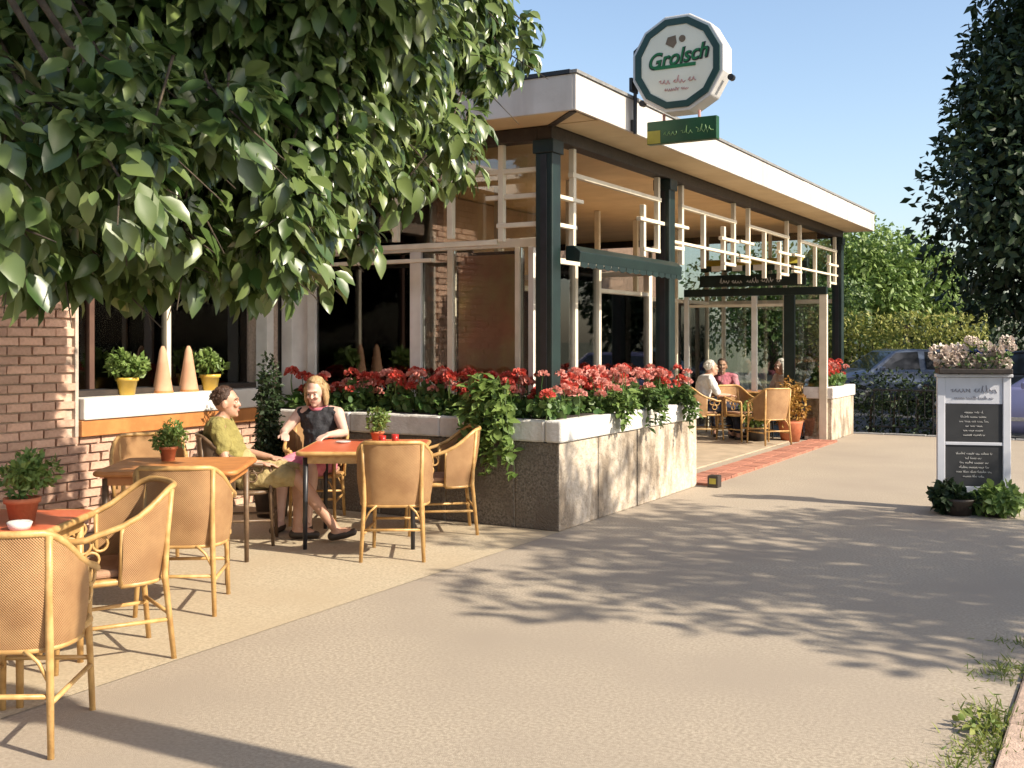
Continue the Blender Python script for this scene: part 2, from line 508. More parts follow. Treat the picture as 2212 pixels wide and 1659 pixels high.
def leaf_object(name, pos, dirs, nrm, size, m, parent=None, tv=RHOMB_V, tf=RHOMB_F, kind='stuff', smooth=False):
    v, faces, k = scatter(pos, dirs, nrm, size, tv, tf)
    loops = [f.reshape(-1) for f in faces]
    lt = np.concatenate([np.full(len(f), f.shape[1]) for f in faces])
    lv = np.concatenate(loops)
    me = bpy.data.meshes.new(name)
    me.vertices.add(len(v)); me.vertices.foreach_set('co', v.astype(np.float32).ravel())
    me.loops.add(len(lv)); me.loops.foreach_set('vertex_index', lv.astype(np.int32))
    me.polygons.add(len(lt))
    me.polygons.foreach_set('loop_start', np.concatenate([[0], np.cumsum(lt)[:-1]]).astype(np.int32))
    me.polygons.foreach_set('loop_total', lt.astype(np.int32))
    me.update(calc_edges=True)
    me.validate()
    a = me.attributes.new('tint', 'FLOAT', 'POINT')
    a.data.foreach_set('value', np.repeat(nrs.random(len(pos)) * 0.999, k).astype(np.float32))
    me.materials.append(m)
    o = link(name, me, parent, smooth)
    if kind: o['kind'] = kind
    return o


def unit(n):
    d = nrs.normal(size=(n, 3))
    return d / np.linalg.norm(d, axis=1, keepdims=True)


def ball(n, c, r, shell=0.35):
    """points in an ellipsoid, denser towards its skin"""
    d = unit(n)
    rad = (shell + (1 - shell) * nrs.random(n)) ** 0.6
    return np.array(c) + d * rad[:, None] * np.array(r), d


def crown(name, clumps, n, size, m, parent, tv=RHOMB_V, tf=RHOMB_F, droop=0.3, kind='stuff', shell=0.35):
    """clumps: list of (centre, radii); leaves shared by volume^(2/3)"""
    ws = np.array([(r[0] * r[1] * r[2]) ** (2 / 3) for _, r in clumps]); ws /= ws.sum()
    ps, ds = [], []
    for (c, r), q in zip(clumps, ws):
        p, d = ball(max(3, int(n * q)), c, r, shell)
        ps.append(p); ds.append(d)
    p = np.concatenate(ps); d = np.concatenate(ds)
    dirs = d * 0.6 + unit(len(p)) * 0.8 + np.array([0, 0, -droop])
    nrm = d * 0.7 + unit(len(p)) * 0.7 + np.array([0, 0, 0.5])
    sz = size * (0.6 + 0.8 * nrs.random(len(p)))
    return leaf_object(name, p, dirs, nrm, sz, m, parent, tv, tf, kind)


def clumpy(c, r, k, f=0.42, seed=0):
    """k smaller ellipsoids spread over one large one, for an uneven outline"""
    q = random.Random(seed)
    out = []
    for i in range(k):
        while True:
            d = Vector((q.uniform(-1, 1), q.uniform(-1, 1), q.uniform(-1, 1)))
            if d.length < 1: break
        s = f * q.uniform(0.7, 1.3)
        out.append(((c[0] + d.x * r[0] * .85, c[1] + d.y * r[1] * .85, c[2] + d.z * r[2] * .85), (r[0] * s, r[1] * s, r[2] * s)))
    return out

# ================================================================== THE SETTING
def sheet(name, pts, z, m, kind='structure'):
    mb = MB()
    mb.add([(p[0], p[1], z) for p in pts], [tuple(range(len(pts)))])
    return tag(mb.build(name, m), kind=kind)


def sq(x0, x1, y0, y1):
    return [S(x0, y0), S(x1, y0), S(x1, y1), S(x0, y1)]


sheet('ground', [(-400, -400), (400, -400), (400, 400), (-400, 400)], -0.13, M['ground'])
sheet('road', sq(4.05, 12.5, -30, 60), -0.12, M['asphalt'])
sheet('side_street', sq(-12, 4.05, 10.75, 22), -0.115, M['asphalt'])
pv = MB()
pv.box(-6.6, 3.90, -14, 10.55, -0.14, 0.0)
pvo = tag(pv.build('pavement', M['pave'], loc=O), kind='structure'); pvo.rotation_euler.z = SROT
tv_ = MB(); tv_.add([(-3.05, -14, .004), (.233, -14, .004), (.233, -.24, .004), (-3.05, -.24, .004)], [(0, 1, 2, 3)])
to = tag(tv_.build('terrace_paving', M['terrace'], loc=O), kind='structure'); to.rotation_euler.z = SROT


def kerb(name, sx, sy, n, along, step, m, label=None):
    root = bpy.data.objects.new(name, None); col.objects.link(root)
    root.location = S(sx, sy); root.rotation_euler.z = SROT; root['kind'] = 'structure'
    me = None
    for i in range(n):
        if me is None:
            mb = MB()
            if along == 'y': mb.box(-0.07, 0.07, 0, step - 0.012, -0.14, 0.02)
            else: mb.box(0, step - 0.012, -0.07, 0.07, -0.14, 0.02)
            o = mb.build('kerb_stone', m, root, bevel=0.012); me = o.data
        else:
            o = link('kerb_stone', me, root, bevel=0.012)
        o.location = (rnd.uniform(-.004, .004), i * step, rnd.uniform(-.004, .004)) if along == 'y' else (i * step, 0, rnd.uniform(-.004, .004))
    return root


kerb('kerb', 3.98, -6.6, 26, 'y', 0.66, M['kerb'])
kerb('side_street_kerb', -0.6, 10.63, 7, 'x', 0.66, M['kerb_grey'])



def scribble(b, at, x0, x1, zb, hgt, r_, q):
    """handwriting too small to read: one looping stroke per word, as in the photograph"""
    x = x0
    while x < x1:
        L = min(q.uniform(1.2, 3.2) * hgt, x1 - x)
        if L < hgt * .5: break
        n = max(4, int(L / hgt * 7))
        pts = []
        tall = q.random() < .6
        for i in range(n + 1):
            f = i / n
            am = hgt * (.55 if not (tall and q.random() < .22) else 1.0)
            pts.append(at(x + L * f + hgt * .12 * math.sin(i * 2.1), zb + am * (.5 + .5 * math.sin(i * 1.9 + q.uniform(-.4, .4)))))
        b.tube(pts, r_, 5)
        x += L + hgt * .45


# ================================================================== PAVILION
pav = thing('cafe_pavilion', 'flat roofed glazed cafe pavilion with dark green columns and broad white roof fascia', 'building', O, SROT)
ZS = 3.416
RX0, RX1, RY0, RY1 = -9.0, 0.534, -0.534, 10.66
b = MB(); b.box(RX0, RX1 - .03, RY0 + .03, RY1 - .03, ZS + .02, 3.69); b.build('roof', M['darkroom'], pav)
FL = (RY1 - RY0) / 5
for i in range(5):
    b = MB(); b.box(RX1 - .028, RX1 + rnd.uniform(-.002, .002), RY0 + i * FL, RY0 + (i + 1) * FL - .006, ZS - .004, 3.70); b.build('fascia', M['fascia'], pav, bevel=.004)
for i in range(5):
    b = MB(); b.box(RX1 - .03 - (i + 1) * 1.9 + .006, RX1 - .03 - i * 1.9, RY0 + rnd.uniform(-.002, .002), RY0 + .028, ZS - .004, 3.70); b.build('fascia', M['fascia'], pav, bevel=.004)
b = MB(); b.box(RX0, RX1 - .03, RY1 - .028, RY1, ZS - .004, 3.70); b.build('fascia', M['fascia'], pav, bevel=.004)
b = MB(); b.box(RX1 - .05, RX1 + .015, RY0 - .015, RY1 + .015, 3.702, 3.728); b.build('roof_edge', M['kerb_grey'], pav)
b = MB(); b.box(RX0, RX1 - .052, RY0 - .015, RY0 + .05, 3.702, 3.735); b.build('roof_edge', M['dark'], pav)
# soffit boards along both eaves
for i in range(9):
    x0 = RX1 - .03 - i * .0; L = (RY1 - RY0 - .07) / 9
    b = MB(); b.box(0.075, RX1 - .034, RY0 + .035 + i * L + (.0 if i else .46), RY0 + .035 + (i + 1) * L - .004, ZS, ZS + .014)
    b.build('soffit_panel', M['soffit'], pav)
for i in range(6):
    b = MB(); b.box(-.075 - i * 1.45 + (.55 if i == 0 else 0), -.075 - (i + 1) * 1.45 + .004, RY0 + .034, -.075, ZS, ZS + .014)
    b.build('soffit_panel', M['soffit'], pav)
b = MB(); b.add([(0.03, -.07, ZS - .012), (.07, -.03, ZS - .012), (RX1 - .03, RY0 + .07, ZS - .012), (RX1 - .07, RY0 + .03, ZS - .012),
                 (0.03, -.07, ZS + .006), (.07, -.03, ZS + .006), (RX1 - .03, RY0 + .07, ZS + .006), (RX1 - .07, RY0 + .03, ZS + .006)],
                [(0, 1, 2, 3), (4, 5, 6, 7), (0, 1, 5, 4), (1, 2, 6, 5), (2, 3, 7, 6), (3, 0, 4, 7)])
b.build('mitre_batten', M['darkwood'], pav)
b = MB(); b.box(-1.02, -.78, -.36, -.2, ZS - .07, ZS - .002); b.box(-.98, -.82, -.34, -.22, ZS - .09, ZS - .07)
b.build('soffit_lamp', M['dark'], pav, bevel=.006)
b = MB(); b.box(RX0, -.07, .07, RY1 - .1, ZS, ZS + .014); b.build('ceiling', M['ceil'], pav)
# beams
b = MB(); b.box(-.07, .07, -.07, 10.45, 3.30, ZS - .002); b.build('beam', M['darkwood'], pav, bevel=.006)
b = MB(); b.box(-3.1, -.072, -.07, .07, 3.30, ZS - .002); b.build('beam', M['darkwood'], pav, bevel=.006)
b = MB(); b.box(-6.3, -.072, 10.31, 10.45, 3.30, ZS - .002); b.build('beam', M['darkwood'], pav, bevel=.006)
# columns
for sy in (0, 2.66, 10.37):
    b = MB(); b.box(-.082, .082, sy - .082, sy + .082, 0.0, 3.298)
    c_ = b.build('column', M['green'], pav, bevel=.012)
    b = MB(); b.box(-.10, .10, sy - .10, sy + .10, 3.18, 3.296); b.build('column_head', M['green'], c_, bevel=.006)
    b = MB(); b.box(-.03, .03, sy - .0875, sy - .0825, 0.4, 3.17); b.build('cover_strip', M['dark'], c_)
# pier where the pavilion meets the brick wing
b = MB(); b.box(-3.10, -2.96, .10, .40, 0, 3.298); b.build('corner_pier', M['white'], pav, bevel=.006)


def bar(x0, x1, y0, y1, z0, z1, m, name='lattice_bar'):
    b = MB(); b.box(x0, x1, y0, y1, z0, z1)
    return b.build(name, m, pav, bevel=.004)


h = .027
LZ = .018                                # depth stagger so crossing bars never share a face
# lattice on the street front
for k, (p0, p1) in enumerate(((.09, 2.57), (2.75, 5.05), (5.13, 7.43), (7.61, 10.28))):
    L = p1 - p0
    a, c_, d_ = p0 + .38, p1 - .50, p1 - .13
    for y in (a, d_):
        bar(-.03, .022, y - h, y + h, 2.42 if y == a else 2.50, 3.298, M['cream'])
    bar(-.034, .018, c_ - h, c_ + h, 2.44, 2.97, M['cream'])
    bar(-.024, .028, a - .05, d_ + .05, 3.04, 3.082, M['cream'])
    bar(-.020, .032, p0, a + .16, 2.82, 2.855, M['cream'])
    bar(-.026, .026, p0, a + .04, 2.575, 2.61, M['cream'])
    bar(-.020, .032, c_ - .14, p1, 2.80, 2.838, M['cream'])
    bar(-.026, .026, c_ - .03, d_ + .03, 2.50, 2.538, M['cream'])
    if k:
        bar(-.028, .024, p0, p1, 2.64, 2.672, M['cream'])
        m_ = (a + c_) / 2
        bar(-.032, .020, m_ - h, m_ + h, 2.42, 3.04, M['cream'])
# lattice on the side towards the terrace
for (p, z0, z1, r_) in ((.457, 2.45, 3.298, h), (.99, 2.50, 2.97, .03), (1.60, 2.50, 3.04, .03), (1.47, 3.082, 3.298, .014), (2.23, 2.45, 3.10, h)):
    bar(-p - r_, -p + r_, -.03, .022, z0, z1, M['cream'])
bar(-2.9, -.085, -.026, .026, 3.04, 3.082, M['cream'])
bar(-.62, -.085, -.020, .032, 2.82, 2.86, M['cream'])
bar(-.50, -.085, -.034, .018, 2.57, 2.61, M['cream'])
bar(-2.45, -2.05, -.020, .032, 2.82, 2.85, M['cream'])
bar(-2.45, -2.05, -.034, .018, 2.56, 2.59, M['cream'])
bar(-2.95, -.50, -.022, .030, 2.425, 2.47, M['cream'], 'transom_rail')
bar(-2.95, -1.2, -.024, .040, 2.30, 2.335, M['cream'], 'transom_rail')

# glazing behind the planter, side and street fronts
def post(x, y, wx, wy, z0, z1, m, name='window_post'):
    return bar(x - wx / 2, x + wx / 2, y - wy / 2, y + wy / 2, z0, z1, m, name)


GY, GX = .26, -.26
for (x, wd, m) in ((-2.82, .10, 'white'), (-1.546, .125, 'white'), (-1.154, .06, 'cream'), (-.435, .05, 'cream'), (-.295, .055, 'white')):
    post(x, GY, wd, .07, .02, 2.42, M[m])
bar(-2.95, -.235, GY - .03, GY + .03, 2.42, 2.50, M['cream'], 'window_rail')
bar(-2.95, -.235, GY - .03, GY + .03, .62, .70, M['white'], 'window_rail')
for (x0, x1) in ((-2.77, -1.61), (-1.48, -1.185), (-1.123, -.462), (-.408, -.324)):
    b = MB(); b.box(x0, x1, GY - .004, GY + .004, .70, 2.42); b.build('window_pane', M['glass'], pav)
b = MB(); b.box(-2.95, -.24, GY - .004, GY + .004, 2.502, 3.41); b.build('window_pane', M['glass'], pav)
for (y, wd, m) in ((.29, .06, 'cream'), (1.0, .055, 'cream'), (1.52, .05, 'cream'), (2.80, .09, 'cream')):
    post(GX, y, .07, wd, .02, 2.29, M[m])
bar(GX - .03, GX + .03, .26, 2.84, 2.292, 2.345, M['cream'], 'window_rail')
bar(GX - .03, GX + .03, 1.55, 2.75, 2.06, 2.10, M['cream'], 'window_rail')
for (y0, y1) in ((.33, .967), (1.033, 1.49), (1.55, 2.75)):
    b = MB(); b.box(GX - .004, GX + .004, y0, y1, .5, 2.055 if y0 > 1.5 else 2.29); b.build('window_pane', M['glass'], pav)
# recess of the covered terrace
for x in (-2.2, -1.25):
    post(x, 2.845, .06, .06, .02, 3.41, M['cream'])
bar(-2.17, GX - .04, 2.82, 2.87, 2.29, 2.345, M['cream'], 'window_rail')
b = MB(); b.box(-2.17, GX - .04, 2.841, 2.849, .1, 2.288); b.build('window_pane', M['glass'], pav)
RX = -2.25
for y in (3.0, 4.35, 5.70, 7.05, 8.7, 10.2):
    post(RX, y, .07, .06, .02, 3.41, M['cream'])
bar(RX - .03, RX + .03, 3.04, 10.17, 2.20, 2.26, M['cream'], 'window_rail')
for (y0, y1) in ((3.035, 4.315), (4.385, 5.665), (5.735, 7.015), (7.085, 8.665), (8.735, 10.165)):
    b = MB(); b.box(RX - .004, RX + .004, y0, y1, .1, 2.195); b.build('window_pane', M['glass'], pav)
# entrance posts and dark lintel under the awning
EY = 9.0                                 # glazed wall that closes the covered entrance
for (x, wd, m) in ((-2.17, .075, 'white'), (-1.01, .085, 'white'), (-.436, .17, 'green'), (.10, .12, 'cream')):
    post(x, EY, wd, .07, .02, 2.298, M[m])
bar(-2.2, .16, EY - .06, EY + .04, 2.30, 2.42, M['green'], 'lintel')
bar(-2.12, -.53, EY - .02, EY + .02, 2.12, 2.165, M['cream'], 'window_rail')
for (x0, x1) in ((-2.13, -1.055), (-.965, -.525), (-.345, .035)):
    b = MB(); b.box(x0, x1, EY - .004, EY + .004, .06, 2.298); b.build('window_pane', M['glass'], pav)
b = MB(); b.box(-2.2, .0, EY - .004, EY + .004, 2.425, 3.29); b.build('window_pane', M['glass'], pav)
for x in (-1.5, -.75):
    post(x, EY, .05, .05, 2.424, 3.298, M['cream'])
# end wall
for x in (-.9, -2.0, -3.4, -5.0):
    post(x, 10.37, .06, .06, .02, 3.298, M['cream'])
bar(-6.3, -.09, 10.335, 10.405, 2.2, 2.27, M['cream'], 'window_rail')
b = MB(); b.box(-6.3, -.09, 10.40, 10.408, .1, 3.29); b.build('window_pane', M['glass'], pav)
# inside
b = MB(); b.box(-6.45, -.3, .3, 10.3, .003, .02); b.build('floor', M['floor'], pav)
b = MB(); b.box(-6.6, -6.45, .1, 10.4, .0, 3.41); b.build('rear_wall', M['interior'], pav)
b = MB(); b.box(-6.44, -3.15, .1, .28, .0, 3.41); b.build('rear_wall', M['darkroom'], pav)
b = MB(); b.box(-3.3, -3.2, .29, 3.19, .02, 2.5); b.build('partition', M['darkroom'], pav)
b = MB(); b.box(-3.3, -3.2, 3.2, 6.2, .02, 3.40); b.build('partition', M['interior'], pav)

# dark green awning cassettes along the street front
def awning(y0, y1, z, label, stripe=False):
    a = thing('awning', label, 'awning', S(.15, y0, z), SROT, 'rolled awnings on the street front')
    L = y1 - y0
    b = MB(); b.prism([(-.06, -.05), (.075, -.07), (.085, .02), (.02, .075), (-.06, .075)], 'y', 0, L)
    b.build('cassette', M['green'], a, bevel=.006)
    b = MB()
    n = max(4, int(L / .16))
    for i in range(n):
        y = i * L / n
        b.add([(.078, y + .004, -.105), (.078, y + L / n * .5, -.118), (.078, y + L / n - .004, -.105), (.078, y + L / n - .01, -.068), (.078, y + .01, -.068),
               (.084, y + .004, -.105), (.084, y + L / n * .5, -.118), (.084, y + L / n - .004, -.105), (.084, y + L / n - .01, -.068), (.084, y + .01, -.068)],
              [(0, 1, 2, 3, 4), (9, 8, 7, 6, 5), (0, 1, 6, 5), (1, 2, 7, 6), (2, 3, 8, 7), (3, 4, 9, 8), (4, 0, 5, 9)])
    b.build('valance', M['green'], a)
    for y in (.25, L - .25):
        b = MB(); b.tube([(-.09, y, 0), (-.055, y, 0)], .018, 8); b.build('bracket', M['dark'], a)
    if stripe:
        b = MB(); b.add([(.03, .05, .08), (.03, L - .05, .08), (.30, L - .05, -.03), (.30, .05, -.03), (.03, .05, .088), (.03, L - .05, .088), (.30, L - .05, -.022), (.30, .05, -.022)],
                        [(0, 1, 2, 3), (4, 5, 6, 7), (0, 1, 5, 4), (1, 2, 6, 5), (2, 3, 7, 6), (3, 0, 4, 7)])
        b.build('canopy', M['plateyellow'], a)
        for i in range(9):
            y = .1 + i * (L - .2) / 9
            b = MB(); b.box(.302, .312, y, y + (L - .2) / 9 - .01, -.12, -.03); b.build('valance_flap', M['china'] if i % 2 else M['green'], a)
    return a


awning(.15, 2.55, 2.33, 'dark green rolled awning between the corner column and the next one')
aw2 = awning(0, 1.75, 2.78, 'yellow and green awning let out a little above the entrance', True)
aw2.location = S(-1.85, 8.86, 2.80); aw2.rotation_euler.z = R(-120)

# lettered board over the entrance
sb = thing('entrance_board', 'dark board with pale lettering hung over the cafe entrance under the lattice', 'sign', S(-1.9, 8.90, 2.45), R(-120))
b = MB(); b.box(-.02, .02, 0, 1.75, 0, .19); b.build('panel', M['green'], sb, bevel=.004)
b = MB()
q = random.Random(4)
for y0, y1 in ((.35, .72), (.80, 1.35)):
    scribble(b, lambda a, c: (.024, a, c), y0, y1, .05, .095, .006, q)
tag(b.build('lettering', M['chalkmark'], sb), kind='stuff')

# ------------------------------------------------------------------ brick wing left of the pavilion
wing = thing('brick_wing', 'red brick wing with a large shop window and deep white sill behind the terrace', 'building', S(-3.12, 0), SROT)
W0, W1 = .10, 2.31                       # window from the inner corner
b = MB()
b.box(-.30, -.02, -2.31, -.02, 0, .80)
b.box(-.30, -.02, -9.0, -2.312, 0, 3.40)
b.box(-.30, -.02, -2.31, -.02, 2.86, 3.40)
b.box(-.30, -.02, -.098, .09, .80, 2.86)
b.build('wall_core', M['mortar'], wing)
b = MB(); b.box(-.5, .55, -12, -.56, 3.42, 3.70); b.build('roof', M['darkroom'], wing)
b = MB(); b.box(.552, .58, -12, -.56, 3.42, 3.71); b.build('fascia', M['fascia'], wing)
variants = []
for i in range(5):
    q = random.Random(i)
    mb = MB(); mb.box(-.045, .045, .005, .205, .004, .062)
    mb.v = [(x + q.uniform(-.003, .003), y + q.uniform(-.003, .003), z + q.uniform(-.002, .002)) for x, y, z in mb.v]
    variants.append(mb.mesh('brick', M['brick']))
rest = MB()
CH, BL = .0735, .218
nb = 0
for c in range(46):
    z = c * CH
    off = (c % 2) * BL / 2
    i = 0
    y = -.12 - off
    while y > -6.4:
        y1 = y - BL
        inwin = z + .03 > .80 and y1 > -W1 - .12
        if not inwin and z < 3.35:
            front = rnd.uniform(-.006, .008)
            if y1 > -3.15 and z < 2.25:
                o = link('brick', variants[rnd.randrange(5)], wing)
                o.location = (-.034 + front, y1, z + .003)
                nb += 1
            else:
                rest.box(-.05, .012 + front, y1 + .006, y - .006, z + .006, z + .066)
        y = y1
print('bricks', nb)
tag(rest.build('brickwork', M['brick'], wing), kind='stuff')
# end bricks against the window so the jamb is straight
b = MB(); b.box(-.06, .02, -2.345, -2.312, .80, 2.86); b.build('window_jamb', M['stone'], wing, bevel=.004)
b = MB(); b.box(-.205, .075, -2.30, -.12, .935, 1.115); b.build('window_sill', M['white'], wing, bevel=.012)
b = MB(); b.box(-.03, .055, -2.31, -.12, .80, .932); ob = b.build('sill_board', M['orangewood'], wing, bevel=.006)
fr = MB(); fr.box(-.27, -.207, -2.31, -.12, .94, 1.17); wf = fr.build('window_frame', M['dark'], wing)
fr = MB(); fr.box(-.12, .03, -.118, -.02, .80, 2.86); fr.build('window_post', M['white'], wing, bevel=.006)
for s_, m in ((1.156, 'cream'), (2.0, 'curtain')):
    fr = MB(); fr.box(-.27, -.207, -s_ - .025, -s_ + .025, 1.172, 2.858); fr.build('window_post', M[m], wing)
fr = MB(); fr.box(-.245, -.237, -2.31, -.12, 1.17, 2.858); fr.build('window_pane', M['glass'], wing)
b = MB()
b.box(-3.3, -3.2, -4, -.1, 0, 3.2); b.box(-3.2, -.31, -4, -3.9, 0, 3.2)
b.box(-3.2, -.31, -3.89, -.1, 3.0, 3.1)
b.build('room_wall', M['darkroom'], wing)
b = MB(); b.box(-.9, -.11, -2.31, -.12, 1.12, 1.165); b.build('inner_sill', M['darkwood'], wing)

# ------------------------------------------------------------------ planters
def planter(name, label, runs, h_, coping, m_side, m_street):
    """runs: site rectangles (x0,x1,y0,y1)"""
    t = thing(name, label, 'planter', O, SROT, None)
    for (x0, x1, y0, y1) in runs:
        long_y = (y1 - y0) > (x1 - x0)
        a0, a1 = (y0, y1) if long_y else (x0, x1)
        k = max(2, round((a1 - a0) / .72))
        cuts = [a0 + (a1 - a0) * i / k + (rnd.uniform(-.08, .08) if 0 < i < k else 0) for i in range(k + 1)]
        for c0, c1 in zip(cuts, cuts[1:]):
            b = MB(); j = rnd.uniform(-.006, .004)
            if long_y: b.box(x0, x1 + j, c0 + (.006 if c0 > a0 else 0), c1, 0, h_ - coping)
            else: b.box(c0 + (.006 if c0 > a0 else 0), c1, y0 + j, y1, 0, h_ - coping)
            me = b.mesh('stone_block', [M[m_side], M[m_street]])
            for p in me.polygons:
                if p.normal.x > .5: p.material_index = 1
            link('stone_block', me, t, bevel=.014)
        b = MB(); b.box(x0 + .09, x1 - .09, y0 + .09, y1 - .09, h_ - .06, h_ + .01)
        b.build('soil', M['soil'], t)
    return t


HP, CP = .92, .185
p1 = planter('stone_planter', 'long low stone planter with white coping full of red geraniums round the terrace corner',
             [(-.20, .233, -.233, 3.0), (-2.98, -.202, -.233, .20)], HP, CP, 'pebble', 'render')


def coping_pieces(root, segs):
    for (x0, x1, y0, y1) in segs:
        b = MB(); b.box(x0, x1, y0, y1, HP - CP + .002, HP)
        b.build('coping', M['coping'], root, bevel=.018)


e = .022
coping_pieces(p1, [(.10, .233 + e, -.233 - e, .93), (.10, .233 + e, .936, 2.02), (.10, .233 + e, 2.026, 3.0 + e),
                   (-.20 - e, -.07, .205, 3.0 + e), (-.068, .098, 2.87, 3.0 + e),
                   (-.95, .098, -.233 - e, -.10), (-1.95, -.954, -.233 - e, -.10), (-2.98, -1.954, -.233 - e, -.10),
                   (-2.98, -.224, .09, .20 + e)])
p2_ = planter('stone_planter', 'short cream planter at the far end of the pavilion beyond the brick threshold', [(-.20, .233, 9.0, 10.5)], .84, CP, 'render', 'render')
HP = .84
coping_pieces(p2_, [(-.20 - e, .233 + e, 9.0 - e, 9.12), (.12, .233 + e, 9.124, 10.5 + e), (-.20 - e, -.09, 9.124, 10.5 + e)])
HP = .92

# threshold of edging bricks
th = bpy.data.objects.new('brick_threshold', None); col.objects.link(th); th.location = O; th.rotation_euler.z = SROT; th['kind'] = 'structure'
mb = MB(); mb.box(0, .205, 0, .098, -.02, .032); tb = mb.mesh('brick', M['brick_edge'])
for i in range(54):
    for j in range(2):
        o = link('brick', tb, th, bevel=.006)
        o.location = (-.08 + j * .216 + rnd.uniform(-.003, .003), 3.08 + i * .108 + rnd.uniform(-.002, .002), rnd.uniform(-.003, .003))
gl_ = thing('ground_light', 'small dark box light on the paving at the near end of the brick threshold', 'light', S(.12, 2.93 + .14, 0.0), SROT)
gl_.location = S(.42, 3.02, 0)
b = MB(); b.box(-.06, .06, -.06, .06, 0, .13); b.build('housing', M['darkwood'], gl_, bevel=.008)
b = MB(); b.box(-.035, .035, -.064, -.0602, .04, .10); b.build('lens', M['plateyellow'], gl_)

# ------------------------------------------------------------------ roof sign
sg = thing('brewery_sign', 'round many sided beer sign with green rim and script lettering above the roof edge', 'sign', S(.534, .56, 3.415), SROT)
cx, cz = .455, .525


def ngon(r, n=12):
    return [(cx + r * math.cos(2 * math.pi * (i + .5) / n), cz + r * math.sin(2 * math.pi * (i + .5) / n)) for i in range(n)]


b = MB(); b.prism(ngon(.425), 'y', -.09, .12); b.build('casing', M['signwhite'], sg, bevel=.012)
ro, ri = ngon(.392), ngon(.335)
b = MB()
vs = [(x, -.108, z) for x, z in ro] + [(x, -.108, z) for x, z in ri] + [(x, -.0905, z) for x, z in ro] + [(x, -.0905, z) for x, z in ri]
fs = []
for i in range(12):
    j = (i + 1) % 12
    fs += [(i, j, 12 + j, 12 + i), (24 + i, 24 + j, 36 + j, 36 + i), (i, j, 24 + j, 24 + i), (12 + i, 12 + j, 36 + j, 36 + i)]
b.add(vs, fs); b.build('rim', M['signgreen'], sg)
b = MB(); b.prism(ngon(.334), 'y', -.10, -.0905); face = b.build('face', M['signface'], sg)


def text(body, size, m, parent, loc, shear=0.0, ext=.002, sx=1.0, rotz=0, roty=0, off=0.0):
    c = bpy.data.curves.new('lettering', 'FONT')
    c.body = body; c.size = size; c.extrude = ext; c.shear = shear; c.align_x = 'CENTER'; c.align_y = 'CENTER'; c.offset = off
    to_ = bpy.data.objects.new('lettering', c); col.objects.link(to_)
    bpy.context.view_layer.update()
    me = bpy.data.meshes.new_from_object(to_.evaluated_get(bpy.context.evaluated_depsgraph_get()))
    bpy.data.objects.remove(to_)
    me.materials.clear(); me.materials.append(m)
    o = link('lettering', me, parent)
    o.location = loc; o.rotation_euler = (R(90), R(roty), R(rotz)); o.scale = (sx, 1, 1)
    return o


text('Grolsch', .185, M['lettershadow'], face, (cx + .003, -.1035, cz + .045), .35, .0015, .93, roty=-6, off=.006)
text('Grolsch', .180, M['letter'], face, (cx, -.107, cz + .05), .35, .0015, .93, roty=-6, off=.001)
b = MB(); b.box(cx - .20, cx + .17, -.1065, -.1005, cz - .04, cz - .012); b.build('underline', M['letter'], face)
b = MB()
b.prism([(cx - .10, cz + .17), (cx - .03, cz + .13), (cx + .0, cz + .17), (cx - .01, cz + .235), (cx - .08, cz + .225)], 'y', -.1045, -.1005)
b.prism([(cx + .05 + .03 * math.cos(a), cz + .20 + .03 * math.sin(a)) for a in [i * math.pi / 5 for i in range(10)]], 'y', -.1045, -.1005)
b.build('emblem', M['emblem'], face)
b = MB()
scribble(b, lambda a, c: (cx + a, -.103, cz + c + .3 * a * a), -.16, .17, -.175, .07, .0045, random.Random(14))
scribble(b, lambda a, c: (cx + a, -.103, cz + c + .3 * a * a), -.11, .12, -.235, .042, .0035, random.Random(15))
tag(b.build('print', M['signpink'], face), kind='stuff')
b = MB(); b.tube([(.03, 0, -.02), (.03, 0, .70), (.06, 0, .72), (.12, 0, .72)], .017, 8); b.tube([(.03, 0, .42), (.10, 0, .42)], .016, 8)
b.build('bracket', M['dark'], sg)
b = MB(); b.box(.002, .03, -.07, .07, .34, .46); b.build('wall_plate', M['dark'], sg, bevel=.004)
b = MB(); b.box(.002, .03, -.035, .035, -.0, .1); b.build('wall_plate', M['dark'], sg, bevel=.004)
for (x, z) in ((.455 + .445, .37), (.10, .235)):
    b = MB(); b.tube([(x, -.02, z), (x, .03, z)], .028, 10); b.build('bolt', M['dark'], sg)
for x in (.30, .62):
    b = MB(); b.tube([(x, 0, .065), (x, 0, .125)], .014, 8); b.build('hanger', M['signpink'], sg)
pl = MB(); pl.box(.155, .785, -.035, .035, -.135, .062); plo = pl.build('name_plate', M['plate'], sg, bevel=.006)
b = MB(); b.box(.16, .28, -.0385, -.0355, -.13, -.02); b.build('plate_panel', M['plateyellow'], plo)
b = MB()
scribble(b, lambda a, c: (a, -.037, c), .31, .75, -.075, .075, .0045, random.Random(8))
tag(b.build('lettering', M['platetext'], plo), kind='stuff')

# ================================================================== RATTAN CHAIRS
def sup(t, a, b_, p=3.2):
    """point of a rounded square; t=0 front (+y), t=pi back"""
    c, s = math.cos(t), math.sin(t)
    return (math.copysign(abs(s) ** (2 / p), s) * a, math.copysign(abs(c) ** (2 / p), c) * b_)


def rim_z(u):                            # u 0 at an arm's tip, 1 at the middle of the back
    s_ = min(1, max(0, (u - .18) / .62)); s_ = s_ * s_ * (3 - 2 * s_)
    return .635 + .225 * s_


